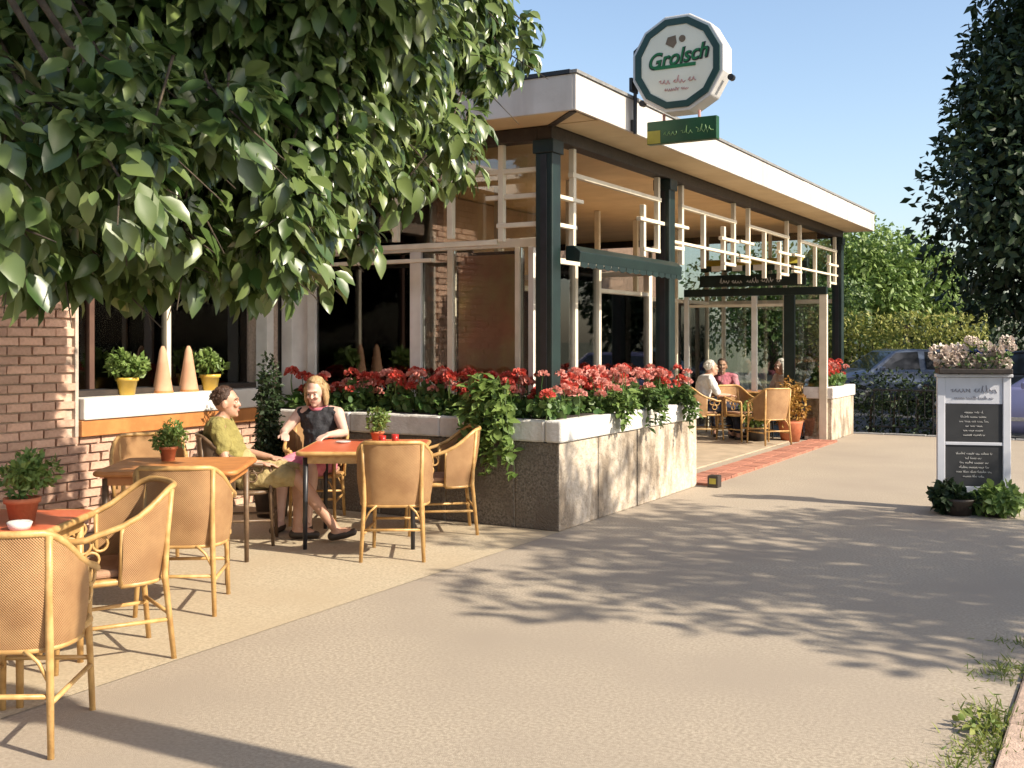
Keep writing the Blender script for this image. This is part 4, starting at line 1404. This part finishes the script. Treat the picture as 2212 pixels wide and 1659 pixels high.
for i in range(13):
    x = -2.75 + i * .235
    geranium(x, rnd.uniform(-.06, .02), HP - .02, 'red geranium on the terrace side of the planter in front of the shaded window', 'geraniums on the terrace side', .3, 7)
for i in range(13):
    y = .05 + i * .235
    geranium(.02 + rnd.uniform(-.04, .05), y, HP - .02, 'coral red geranium on the sunny street side of the long planter', 'geraniums on the street side', .62, 7)
for i in range(6):
    y = 9.15 + i * .235
    geranium(.02, y, .82, 'red geranium in the far planter beyond the entrance', 'geraniums in the far planter', .2, 6)


# trailing greenery
def trailing(label, sx, sy, z, n, length, m, spread, size, out, tip=LEAF_V, tf=LEAF_F, up=.25, group=None):
    t = thing('trailing_plant', label, 'plant', S(sx, sy, z), SROT, group)
    b = MB()
    ps, ds, ns = [], [], []
    for k in range(n):
        a = rnd.uniform(-1, 1)
        L = length * rnd.uniform(.55, 1.0)
        ox, oy = out
        px, py = -oy, ox
        h_ = up * rnd.uniform(.1, 1.1)
        reach = rnd.uniform(.10, .26)
        pts = []
        for s_ in range(8):
            f = s_ / 7
            fall = L * max(0, f - .3) / .7
            rr = reach * min(1, f * 2.2) + .05 * f
            lat = a * spread * (.5 + .5 * f)
            pts.append(Vector((ox * rr + px * lat, oy * rr + py * lat, h_ * math.sin(min(1, f * 1.9) * math.pi * .62) - fall + .02 * rnd.random())))
        b.tube(pts, [.006 * (1 - .1 * i) for i in range(8)], 5)
        for s_ in range(1, 8):
            for q in range(3):
                p = pts[s_].lerp(pts[s_ - 1], rnd.random())
                d = Vector((ox * .7 + rnd.uniform(-1, 1), oy * .7 + rnd.uniform(-1, 1), rnd.uniform(-.9, .35)))
                ps.append(p); ds.append(d); ns.append(Vector((ox * .4 + rnd.uniform(-.4, .4), oy * .4 + rnd.uniform(-.4, .4), 1)))
    b.build('stem', M['leaf_mid'], t)
    ps, ds, ns = (np.array([tuple(v) for v in q]) for q in (ps, ds, ns))
    leaf_object('foliage', ps, ds, ns, size * (.6 + .7 * nrs.random(len(ps))), m, t, tip, tf)
    return t


trailing('large leafy plant hanging over the shaded terrace side of the planter near its corner', -.42, -.12, HP - .02, 34, .66, M['leaf_light'], .30, .105, (0, -1), up=.42)
GT = 'greenery trailing over the sunny coping'
trailing('bright trailing tuft over the sunny coping next to the planter corner', .14, .82, HP, 12, .22, M['leaf_light'], .12, .07, (1, 0), up=.22, group=GT)
trailing('bright trailing tuft over the middle of the sunny coping', .14, 1.55, HP, 12, .26, M['leaf_mid'], .12, .07, (1, 0), up=.22, group=GT)
trailing('grey green trailing tuft over the sunny coping just short of the brick threshold', .14, 2.45, HP, 14, .30, M['leaf_mid'], .14, .07, (1, 0), up=.2, group=GT)

sp = thing('clipped_shrub', 'slim dark green shrub standing between the man and the woman', 'shrub', (-2.16, 9.75, 0), 0)
b = MB(); b.lathe([(.13, 0), (.17, .26), (.18, .3), (.15, .3)], n=18); b.build('pot', M['darkwood'], sp, True)
b = MB(); b.tube([(0, 0, .2), (.01, 0, .8), (0, 0, 1.2)], [.02, .015, .008], 7); b.build('stem', M['bark'], sp)
crown('foliage', clumpy((0, 0, .82), (.15, .15, .52), 16, .5, 4), 2600, .05, M['leaf_dark'], sp)

ye = thing('potted_plant', 'yellow and rust leaved plant against the inner end of the far planter', 'potted plant', S(-.32, 8.62, 0), 0)
b = MB(); b.lathe([(.14, 0), (.19, .28), (.2, .32), (.17, .32)], n=18); b.build('pot', M['terracotta'], ye, True)
crown('foliage', clumpy((0, 0, .62), (.22, .22, .34), 14, .5, 8), 1200, .06, M['leaf_rust'], ye)
g2 = thing('potted_plant', 'green leafy plant on the paving inside the entrance by the pale guests', 'potted plant', S(-.75, 8.3, 0), 0)
b = MB(); b.lathe([(.14, 0), (.18, .24), (.19, .28), (.16, .28)], n=18); b.build('pot', M['darkwood'], g2, True)
crown('foliage', clumpy((0, 0, .48), (.26, .26, .24), 10, .5, 9), 900, .07, M['leaf_light'], g2)

# ================================================================== MENU BOARD
mbd = thing('menu_board', 'white framed chalk menu board with two black panels standing on the pavement', 'menu board', (4.28, 10.05, 0), R(-12))
Wd, Ht = .285, 1.245
for s_ in (-1, 1):
    b = MB(); b.box(s_ * Wd - .035, s_ * Wd + .035, -.03, .03, 0, Ht - .002); b.build('post', M['boardwhite'], mbd, bevel=.006)
    b = MB(); b.box(s_ * Wd - .04, s_ * Wd + .04, -.22, .22, 0.0, .05) ; b.build('foot', M['boardwhite'], mbd, bevel=.006)
b = MB(); b.box(-Wd - .05, Wd + .05, -.05, .05, Ht, Ht + .03); b.build('top_rail', M['boardwhite'], mbd, bevel=.006)
b = MB(); b.box(-Wd + .037, Wd - .037, -.02, .02, 1.0, Ht - .004); hdp = b.build('header_panel', M['boardwhite'], mbd)
b = MB()
scribble(b, lambda a, c: (a, -.022, c), -.2, .2, 1.10, .07, .0045, random.Random(5))
scribble(b, lambda a, c: (a, -.022, c), -.17, .17, 1.04, .032, .0028, random.Random(6))
tag(b.build('print', M['greyprint'], hdp), kind='stuff')
for z0, z1, seed in ((.645, .995, 1), (.235, .612, 2)):
    b = MB(); b.box(-Wd + .037, Wd - .037, -.018, .018, z0, z1); pn = b.build('chalk_panel', M['chalk'], mbd)
    b = MB()
    q = random.Random(seed)
    for r_ in range(6):
        z = z1 - .085 - r_ * .042
        xw = q.uniform(.07, .16)
        scribble(b, lambda a, c: (a, -.0195, c), -xw, xw, z, .026, .0019, q)
    tag(b.build('chalk_writing', M['chalkmark'], pn), kind='stuff')
b = MB(); b.box(-Wd + .037, Wd - .037, -.026, .026, .614, .643); b.build('middle_rail', M['boardwhite'], mbd, bevel=.004)
b = MB(); b.box(-Wd + .037, Wd - .037, -.024, .024, .17, .233); b.build('bottom_rail', M['boardwhite'], mbd, bevel=.004)
# pale heads on top
tr = thing('flower_tray', 'shallow tray of pale cream flower heads on top of the menu board', 'flower tray', (4.28, 10.05, Ht + .031), R(-12))
b = MB(); b.box(-.32, .32, -.11, .11, 0, .05); b.build('tray', M['darkwood'], tr, bevel=.008)
phs = []
nn = 130
for k in range(2):
    d = unit(nn); p = d * np.array([.07, .07, .06])
    o = leaf_object('flower_head', p, d + unit(nn) * .5, unit(nn) + d * .5, np.full(nn, .035), M['petal_pale' if k else 'petal_pink'], None, ROUND_V, ROUND_F, None)
    phs.append(o.data); bpy.data.objects.remove(o)
for i in range(11):
    o = link('flower_head', phs[1], tr)
    o.location = (-.28 + (i % 8) * .08 + rnd.uniform(-.02, .02), rnd.uniform(-.06, .06), .10 + (.08 if i >= 8 else 0) + rnd.uniform(-.01, .03)); s_ = rnd.uniform(.75, 1.1); o.scale = (s_, s_, s_)
crown('foliage', [((0, 0, .1), (.36, .11, .09)), ((.12, 0, .2), (.24, .1, .10))], 260, .05, M['leaf_mid'], tr)
stm = MB()
for i in range(8):
    x, y, z = rnd.uniform(-.12, .34), rnd.uniform(-.07, .07), rnd.uniform(.2, .36)
    o = link('flower_head', phs[1], tr); o.location = (x, y, z); s_ = rnd.uniform(.45, .75); o.scale = (s_, s_, s_)
    stm.tube([(x * .7, y * .5, .05), (x * .9, y * .8, z * .6), (x, y, z)], [.004, .003, .003], 5)
tag(stm.build('stems', M['leaf_mid'], tr), kind='stuff')
GB = 'pots at the foot of the menu board'
for (x, y, ml, lb, nl) in ((4.06, 9.86, 'leaf_dark', 'dark green leafy plant at the foot of the menu board', 900), (4.36, 9.80, 'leaf_light', 'yellow green leafy plant at the foot of the menu board', 900)):
    t = thing('potted_plant', lb, 'potted plant', (x, y, 0), 0, GB)
    b = MB(); b.lathe([(.11, 0), (.15, .13), (.16, .15), (.13, .15)], n=18); b.build('pot', M['darkwood'], t, True)
    crown('foliage', clumpy((0, 0, .14), (.19, .16, .14), 12, .5, int(x * 10)), nl, .08, M[ml], t, LEAF_V, LEAF_F)

# ================================================================== CARS
def car(label, loc, rz, paint, L=3.95, Wc=1.68, Hc=1.46, group='parked cars'):
    t = thing('parked_car', label, 'car', loc, rz, group)
    hw = Wc / 2
    # stations along the length (front = -x): x, bottom, belt, half width
    xs = np.linspace(-L / 2, L / 2, 25)
    b = MB()
    rings = []
    for x in xs:
        f = (x + L / 2) / L
        belt = .70 + .24 * min(1, f / .30) - .05 * max(0, (f - .93) / .07)
        if f < .04: belt -= .16 * (1 - f / .04)
        wv = hw * (1 - .16 * max(0, (.12 - f) / .12) ** 2 - .10 * max(0, (f - .90) / .10) ** 2)
        z0 = .20 + .10 * max(0, (.06 - f) / .06) + .08 * max(0, (f - .95) / .05)
        prof = [(-wv * .90, z0), (-wv * .985, z0 + .14), (-wv, .52), (-wv * .965, belt - .05), (-wv * .90, belt), (0, belt + .025), (wv * .90, belt), (wv * .965, belt - .05), (wv, .52), (wv * .985, z0 + .14), (wv * .90, z0)]
        rings.append([(x, y, z) for y, z in prof])
    k = len(rings[0])
    vs = [p for r_ in rings for p in r_]
    fs = []
    for i in range(len(rings) - 1):
        for j in range(k):
            fs.append((i * k + j, i * k + (j + 1) % k, (i + 1) * k + (j + 1) % k, (i + 1) * k + j))
    fs += [tuple(range(k)), tuple((len(rings) - 1) * k + j for j in range(k))]
    b.add(vs, fs)
    body = b.build('body', paint, t, True)
    b = MB()
    # greenhouse: lower outline at the belt, upper at the roof
    z0, z1 = .93, Hc
    xa, xb, xc, xd = -L * .22, -L * .04, L * .30, L * .455
    def ring(x, z, w_): return [(x, -w_, z), (x, w_, z)]
    w0, w1 = hw * .90, hw * .72
    pts = [(xa, w0, z0), (xb, w1, z1 - .05), (xb + .35, w1, z1), (xc, w1, z1 - .02), (xd, w0 * .92, z0)]
    vs = [(x, -w_, z) for x, w_, z in pts] + [(x, w_, z) for x, w_, z in pts]
    b.add(vs, [(0, 1, 2, 3, 4), (9, 8, 7, 6, 5), (0, 1, 6, 5), (1, 2, 7, 6), (2, 3, 8, 7), (3, 4, 9, 8)])
    b.build('roof', paint, t, bevel=.03)
    def glass(p0, p1, p2, p3, n_):
        b = MB(); c = (Vector(p0) + Vector(p1) + Vector(p2) + Vector(p3)) / 4
        q = [c + (Vector(p) - c) * .86 + Vector(n_) * .006 for p in (p0, p1, p2, p3)]
        q2 = [p - Vector(n_) * .02 for p in q]
        b.add(q + q2, [(0, 1, 2, 3), (7, 6, 5, 4), (0, 1, 5, 4), (1, 2, 6, 5), (2, 3, 7, 6), (3, 0, 4, 7)])
        b.build('window', M['carglass'], t)
    for s_ in (-1, 1):
        mx = (xb + xc) / 2
        glass((xa + .12, s_ * w0, z0), (mx, s_ * w0, z0), (mx, s_ * w1, z1 - .03), (xb + .02, s_ * w1, z1 - .06), (0, s_ * .95, .3))
        glass((mx + .05, s_ * w0, z0), (xd - .14, s_ * w0 * .93, z0), (xc - .02, s_ * w1, z1 - .04), (mx + .05, s_ * w1, z1 - .03), (0, s_ * .95, .3))
    nf = Vector((-(z1 - z0), 0, (xb - xa))).normalized()
    glass((xa, -w0, z0), (xa, w0, z0), (xb, w1, z1 - .05), (xb, -w1, z1 - .05), nf)
    nr = Vector(((z1 - z0), 0, (xd - xc))).normalized()
    glass((xd, -w0 * .92, z0), (xd, w0 * .92, z0), (xc, w1, z1 - .03), (xc, -w1, z1 - .03), nr)
    for x in (-L * .31, L * .31):
        for s_ in (-1, 1):
            b = MB()
            b.tube([(x, s_ * (hw - .19), .30), (x, s_ * (hw + .005), .30)], .30, 24); wh = b.build('tyre', M['tyre'], t)
            b = MB(); b.tube([(x, s_ * (hw - .02), .30), (x, s_ * (hw + .015), .30)], .19, 18); rm_ = b.build('rim', M['rim'], wh)
    b = MB(); b.box(-L / 2 - .04, -L / 2 + .10, -hw * .80, hw * .80, .30, .50); b.build('bumper', M['kerb_grey'], t, bevel=.03)
    b = MB(); b.box(L / 2 - .10, L / 2 + .04, -hw * .80, hw * .80, .32, .52); b.build('bumper', M['kerb_grey'], t, bevel=.03)
    for s_ in (-1, 1):
        b = MB(); b.ell((-L / 2 + .07, s_ * hw * .66, .62), (.09, .16, .075), 12, 8); b.build('headlight', M['lamp'], t, True)
        b = MB(); b.box(L / 2 - .06, L / 2 - .0, s_ * hw * .62 - .10, s_ * hw * .62 + .10, .62, .80); b.build('tail_light', M['redglass'], t, bevel=.02)
        b = MB(); b.box(-L * .17, -L * .17 + .09, s_ * hw, s_ * (hw + .17), .92, 1.03); b.build('mirror', paint, t, bevel=.02)
        b = MB(); b.box(-L * .30, L * .30, s_ * (hw - .005), s_ * (hw + .012), .40, .46); b.build('side_trim', M['kerb_grey'], t)
    return t


car('lavender blue hatchback parked on the side street behind the menu board', (9.1, 17.75, -.115), R(-26), M['lavender'])
car('silver car glimpsed beyond the dark hedge right of the pavilion', (9.6, 27.6, -.115), R(8), M['silver'])
car('blue car standing behind the silver one under the yellow hedge', (11.6, 28.2, -.115), R(-20), M['bluepaint'])
car('black car in shade between the blue car and the menu board', (11.2, 24.0, -.115), R(-35), M['blackpaint'])
car('maroon car at the right edge above the lavender hatchback', (13.2, 23.6, -.115), R(-20), M['maroon'], Hc=1.75)

# ================================================================== HEDGES, TREES, HOUSES BEHIND
def hedge(label, loc, rz, L, D, Hh, m, n, size, seed=1):
    t = thing('hedge', label, 'hedge', loc, rz)
    cl = []
    q = random.Random(seed)
    k = max(5, int(L / .35))
    for i in range(k):
        for j in range(max(2, int(Hh / .45))):
            cl.append(((-L / 2 + L * (i + .5) / k, q.uniform(-.1, .1) * D, Hh * (j + .5) / max(2, int(Hh / .45)) + q.uniform(-.05, .06)), (L / k * .95, D * .55, Hh / max(2, int(Hh / .45)) * .75)))
    crown('foliage', cl, n, size, m, t, shell=.5)
    b = MB()
    for i in range(k):
        x = -L / 2 + L * (i + .5) / k
        b.tube([(x, 0, 0), (x + .03, .02, Hh * .7)], [.03, .015], 6)
    b.build('stem', M['bark'], t)
    return t


hedge('low dark hedge behind the grey kerb right of the far planter', S(1.15, 11.0, -.115), SROT, 1.9, .55, 1.05, M['leaf_dark'], 4200, .07, 3)
hedge('clipped yellow green hedge in the sun behind the parked cars', (10.7, 30.0, -.115), R(-6), 4.6, 1.0, 2.35, M['leaf_yellow'], 7000, .12, 5)
# railing in front of the low hedge
rl = thing('street_railing', 'dark metal railing in front of the low hedge', 'railing', S(.45, 10.8, 0), SROT)
for i in range(2):
    b = MB(); b.tube([(0, 0, .12 + i * .62), (2.0, 0, .12 + i * .62)], .018, 8); b.build('rail', M['dark'], rl)
for i in range(15):
    b = MB(); b.tube([(.05 + i * .136, 0, 0 if i % 7 == 0 else .12), (.05 + i * .136, 0, .74)], .014 if i % 7 == 0 else .008, 6); b.build('baluster', M['dark'], rl)


def tree(name, label, loc, trunk_h, trunk_r, crown_c, crown_r, n, size, m, seed=0, k=26, group=None, f=.38, tv=RHOMB_V, tf=RHOMB_F):
    t = thing(name, label, 'tree', loc, 0, group)
    q = random.Random(seed)
    b = MB()
    lean = Vector((q.uniform(-.2, .2), q.uniform(-.2, .2), 0))
    cc = Vector(crown_c)
    pts = [Vector((0, 0, 0)), Vector((0, 0, trunk_h * .5)) + lean * .5, Vector((0, 0, trunk_h)) + lean, cc + Vector((0, 0, crown_r[2] * .5))]
    b.tube(pts, [trunk_r * 1.25, trunk_r, trunk_r * .85, trunk_r * .2], 10)
    tr_ = b.build('trunk', M['bark'], t, True)
    b = MB()
    cl = clumpy(crown_c, crown_r, k, f, seed)
    for c, r_ in cl[:14]:
        st = pts[2].lerp(pts[3], q.uniform(0, .5))
        c = Vector(c)
        b.tube([st, st.lerp(c, .5) + Vector((0, 0, .15)), c], [trunk_r * .4, trunk_r * .22, trunk_r * .08], 6)
    b.build('limb', M['bark'], tr_, True)
    crown('crown', cl, n, size, m, t)
    return t


tree('evergreen_tree', 'tall dark evergreen tree filling the right edge above the parked cars', (10.75, 19.6, -.1), 2.0, .22, (0, 0, 5.9), (3.0, 2.6, 4.9), 75000, .19, M['leaf_dark'], 2, 90, f=.33)
tree('street_tree', 'dark tree behind the evergreen at the right edge', (14.6, 24.5, -.1), 2.4, .22, (0, 0, 5.6), (3.2, 3, 4.0), 12000, .2, M['leaf_dark'], 12, 30)
GT2 = 'trees behind the parked cars'
tree('garden_tree', 'mid green tree right beyond the end of the pavilion roof', (11.4, 37.0, -.1), 2, .2, (0, 0, 3.6), (2.2, 2, 2.2), 9000, .2, M['leaf_light'], 5, 26, GT2)
tree('garden_tree', 'pale green bushy tree in sun above the yellow hedge', (13.7, 38.0, -.1), 1.6, .2, (0, 0, 3.4), (1.9, 1.9, 2.1), 8000, .2, M['leaf_light'], 6, 24, GT2)
tree('garden_tree', 'dark tree between the pale tree and the evergreen', (17.4, 44.0, -.1), 1.6, .24, (0, 0, 2.9), (3.0, 2.6, 2.3), 9000, .24, M['leaf_dark'], 7, 26, GT2)
tree('garden_tree', 'low dark tree behind the garage gable', (12.6, 52.0, -.1), 2.2, .24, (0, 0, 3.6), (4.2, 2.6, 2.8), 8000, .26, M['leaf_mid'], 8, 26, GT2)
# ivy like bush by the far end
hedge('dense mid green shrubbery beyond the end column of the pavilion', (9.0, 31.0, -.1), 0, 2.2, 1.2, 3.2, M['leaf_mid'], 5000, .14, 9)
hedge('long dark hedge closing the view behind the parked cars', (17.5, 33.0, -.1), R(4), 11, 1.2, 2.0, M['leaf_dark'], 9000, .18, 10)

gr = thing('garage', 'small garage with a white edged gable above the yellow hedge', 'building', (15.0, 45.0, -.1), R(-8))
b = MB(); b.prism([(-2.2, 0), (2.2, 0), (2.2, 2.3), (0, 3.35), (-2.2, 2.3)], 'y', 0, 5); b.build('wall', M['housewall'], gr)
for s_ in (-1, 1):
    b = MB(); b.add([(0, -.25, 3.42), (s_ * 2.5, -.25, 2.22), (s_ * 2.5, 5.2, 2.22), (0, 5.2, 3.42), (0, -.25, 3.52), (s_ * 2.5, -.25, 2.32), (s_ * 2.5, 5.2, 2.32), (0, 5.2, 3.52)],
                    [(0, 1, 2, 3), (4, 5, 6, 7), (0, 1, 5, 4), (1, 2, 6, 5), (2, 3, 7, 6), (3, 0, 4, 7)])
    b.build('roof', M['rooftile'], gr)
    b = MB(); b.add([(0, -.30, 3.34), (s_ * 2.55, -.30, 2.14), (s_ * 2.55, -.30, 2.34), (0, -.30, 3.54), (0, -.26, 3.34), (s_ * 2.55, -.26, 2.14), (s_ * 2.55, -.26, 2.34), (0, -.26, 3.54)],
                    [(0, 1, 2, 3), (4, 5, 6, 7), (0, 1, 5, 4), (1, 2, 6, 5), (2, 3, 7, 6), (3, 0, 4, 7)])
    b.build('bargeboard', M['white'], gr)
b = MB(); b.box(-1.2, 1.2, -.03, -.002, 0, 2.1); b.build('door', M['white'], gr)

hs = thing('house', 'house with a grey green hipped roof behind the pavilion', 'building', (-1.7, 27.0, -.1), R(-30))
b = MB(); b.box(-4.2, 4.2, -4, 4, 0, 5.6); b.build('wall', M['housewall'], hs)
b = MB(); b.add([(-4.7, -4.5, 5.5), (4.7, -4.5, 5.5), (4.7, 4.5, 5.5), (-4.7, 4.5, 5.5), (-1.2, 0, 8.7), (1.2, 0, 8.7)],
                [(0, 1, 5, 4), (1, 2, 5), (2, 3, 4, 5), (3, 0, 4), (3, 2, 1, 0)])
b.build('roof', M['rooftile'], hs)
b = MB(); b.box(-1.9, -1.2, -.35, .35, 8.0, 9.3); b.build('chimney', M['housewall'], hs)
for x in (-2.5, 0, 2.5):
    b = MB(); b.box(x - .5, x + .5, -4.05, -3.98, 3.4, 4.8); wf_ = b.build('window', M['white'], hs)
    b = MB(); b.box(x - .42, x + .42, -4.056, -4.052, 3.48, 4.72); b.build('pane', M['carglass'], wf_)

# ================================================================== TREES OVERHEAD
# broad leaved tree on the terrace: trunk out of view, boughs hanging into it
bt = thing('broadleaf_tree', 'big broad leaved tree whose boughs hang over the terrace at the upper left', 'tree', (-4.1, 5.2, 0), 0)
b = MB(); b.tube([(0, 0, 0), (.05, -.05, 1.2), (.25, -.1, 2.4), (.7, -.2, 3.6), (1.4, -.3, 4.6)], [.2, .16, .14, .11, .06], 12)
btr = b.build('trunk', M['bark'], bt, True)
LB = Vector((-4.1, 5.2, 0))
# clusters: points of the place given by sight line and distance (X, Y, metres) with a radius
CL = []
fringe = [(40, 330, 3.6, .34), (200, 300, 3.7, .34), (330, 360, 3.8, .34), (470, 380, 4.2, .36), (600, 380, 4.6, .36), (690, 310, 5.2, .40), (780, 260, 5.6, .40), (880, 200, 6.0, .40),
          (960, 130, 6.4, .38), (1020, 90, 6.6, .32), (1085, 75, 6.8, .24), (60, 430, 4.0, .30), (180, 460, 4.2, .30), (330, 465, 4.4, .28), (470, 480, 4.8, .28), (600, 485, 5.2, .28), (650, 545, 5.6, .18),
          (720, 420, 5.6, .28), (800, 350, 5.9, .26), (330, 545, 4.6, .18), (520, 545, 5.2, .18), (110, 525, 4.3, .20), (860, 300, 6.1, .22), (980, 200, 6.5, .22), (560, 470, 5.0, .3), (900, 90, 6.2, .4), (800, 60, 5.8, .45), (930, 20, 6.2, .4)]
for X, Y, d, r_ in fringe:
    CL.append((P(X, Y, d), r_, 1))
for X in range(-60, 860, 105):
    for Y in range(-40, 420, 95):
        if X + Y * 1.1 > 1000: continue
        for d in (4.9, 5.9, 6.9):
            CL.append((P(X + rnd.uniform(-30, 30), Y + rnd.uniform(-30, 30), d + rnd.uniform(-.3, .3)), .42, 0))
for X, Y, d in ((60, 450, 5.6), (200, 490, 5.9), (340, 505, 6.2), (480, 500, 6.4), (600, 480, 6.6), (120, 500, 5.5), (560, 510, 6.3)):
    CL.append((P(X, Y, d), .32, 0))
# unseen upper dome of leaves, added to shade the boughs in view
dome = clumpy((-1.7, 4.6, 4.55), (2.0, 2.4, .85), 30, .34, 21) + clumpy((-.1, 3.25, 4.25), (1.2, 2.0, .58), 24, .36, 22)
b = MB()
for i, (c, r_, fr_) in enumerate(CL):
    if i % 3 and not fr_: continue
    st = LB + Vector((.9, -.2, 3.9))
    c = Vector(c)
    mid = st.lerp(c, .55) + Vector((0, 0, .35))
    b.tube([st - LB, mid - LB, c - LB], [.035, .02, .006], 6)
b.build('bough', M['bark'], btr, True)
ps, ds, TW = [], [], []
for c, r_, fr_ in CL:
    n = int((900 if fr_ else 700) * r_ ** 2 / .16 * (.68 if fr_ else .7))
    if fr_:
        kk = 7
        for _ in range(kk):
            o_ = Vector((rnd.uniform(-1, 1), rnd.uniform(-1, 1), rnd.uniform(-1, 1))) * r_ * .85
            rr = r_ * rnd.uniform(.28, .55)
            p, d = ball(int(n / kk * .95), Vector(c) + o_, (rr, rr, rr * 1.15), .15)
            ps.append(p); ds.append(d); TW.append(Vector(c) + o_)
    else:
        p, d = ball(n, c, (r_, r_, r_ * .9), .2)
        ps.append(p); ds.append(d)
for c, r_ in dome:
    p, d = ball(330, c, r_, .2); ps.append(p); ds.append(d)
ps = np.concatenate(ps); ds = np.concatenate(ds)
dirs = ds * .5 + unit(len(ps)) * .6 + np.array([.25, -.1, -.65])
nrm = unit(len(ps)) * .55 + ds * .3 + np.array([.35, -.25, .75])
sz = .108 * (.55 + .85 * nrs.random(len(ps)) ** 1.4)
# the 300 leaves that show largest are objects of their own
rel = ps.copy()
depth = rel[:, 1]
scr_x = 1106 + F * rel[:, 0] / depth; scr_y = 732 - F * (rel[:, 2] - 1.6) / depth
vis = (scr_x > 0) & (scr_x < 1180) & (scr_y > 0) & (scr_y < 690)
order = np.argsort(np.where(vis, depth / sz, 1e9))[:300]
mask = np.zeros(len(ps), bool); mask[order] = True
lo = ps - np.array(LB)
CURL_V = LEAF_V * np.array([.92, 1, 1]) + np.stack([.10 * LEAF_V[:, 1] ** 2, np.zeros(11), -.28 * LEAF_V[:, 1] ** 2], 1)
hang = np.array([tuple(c) for c, _, _ in CL])
pick = nrs.random(len(ps))
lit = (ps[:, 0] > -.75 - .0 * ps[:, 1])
sunny = (~mask) & (pick < np.where(lit, .42, .14))  # more leaves take the painted sunlit tone on the right side
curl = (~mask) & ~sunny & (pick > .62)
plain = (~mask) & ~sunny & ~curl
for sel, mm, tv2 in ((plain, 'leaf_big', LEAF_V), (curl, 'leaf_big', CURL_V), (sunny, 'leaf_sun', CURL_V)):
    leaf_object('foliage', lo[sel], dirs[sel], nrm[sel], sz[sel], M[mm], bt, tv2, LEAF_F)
b = MB()
for c in TW:
    c = c - LB
    e_ = c + Vector((rnd.uniform(-.1, .25), rnd.uniform(-.2, .1), rnd.uniform(-.25, -.05)))
    b.tube([c + Vector((rnd.uniform(-.25, .1), rnd.uniform(-.05, .2), rnd.uniform(.1, .3))), c, e_], [.006, .0045, .002], 5)
tag(b.build('twigs', M['bark'], btr), kind='stuff')
one = leaf_object('leaf', np.zeros((1, 3)), np.array([[0, 1., 0]]), np.array([[0, 0, 1.]]), np.ones(1), M['leaf_big'], None, LEAF_V, LEAF_F, None)
lme = one.data; bpy.data.objects.remove(one)
RM = rot_from(dirs[mask], nrm[mask])
for p, r_, s_ in zip(lo[mask], RM, sz[mask]):
    o = link('leaf', lme, bt)
    o.matrix_local = Matrix.Translation(Vector(p)) @ Matrix(r_.tolist()).to_4x4() @ Matrix.Scale(float(s_), 4)
print('tree leaves', len(ps))

# trees across the street whose shade falls on the pavement
tree('street_tree', 'spreading street tree across the road casting dappled shade on the pavement', S(8.85, .2, -.12), 2.6, .16, (0, 0, 4.75), (2.8, 3.2, 1.45), 8000, .16, M['leaf_mid'], 33, 40, f=.23)
lp = thing('shadow_post', 'unseen lamp post by the kerb, added to cast the long shadow across the foreground', 'shadow post', S(4.35, -5.02, -.12), 0)  # post added out of view for its shadow on the paving
b = MB(); b.lathe([(.17, 0), (.17, .5), (.13, .6), (.12, 2.6), (.11, 3.0)], n=16); b.build('post', M['green'], lp, True)
b = MB(); b.lathe([(.09, 3.0), (.17, 3.08), (.19, 3.35), (.10, 3.48), (.03, 3.55)], n=16); b.build('shadow_post_head', M['lamp'], lp, True)

# ================================================================== GRASS AND WEEDS ALONG THE KERB
n = 6500
yy = -6.5 + 4.6 * nrs.random(n)
xx = 3.83 + .075 * nrs.normal(size=n) + .05 * np.sin(yy * 5)
gate = (np.sin(yy * 3.1) + np.sin(yy * 7.3 + 1) + nrs.normal(size=n) * .5) > -.3
xx, yy = xx[gate], yy[gate]
n = len(xx)
pp = np.array([tuple(S(a, c_, 0.0)) for a, c_ in zip(xx, yy)])
dd = unit(n) * .9 + np.array([0, 0, .6])
wd = leaf_object('verge_weeds', pp, dd, unit(n), .042 * (.4 + nrs.random(n)), M['leaf_grass'], None, BLADE_V * np.array([2.2, 1, 1]), BLADE_F)
for i, sy in enumerate((-4.9, -4.3, -3.4)):
    q = thing('weed', 'leafy weed growing in the joint along the kerb', 'weed', S(3.78 + rnd.uniform(-.08, .05), sy, 0.0), 0, 'weeds along the kerb')
    crown('foliage', [((0, 0, .03), (.08, .08, .03))], 46, .04, M['leaf_grass'], q, LEAF_V, LEAF_F, -.2)
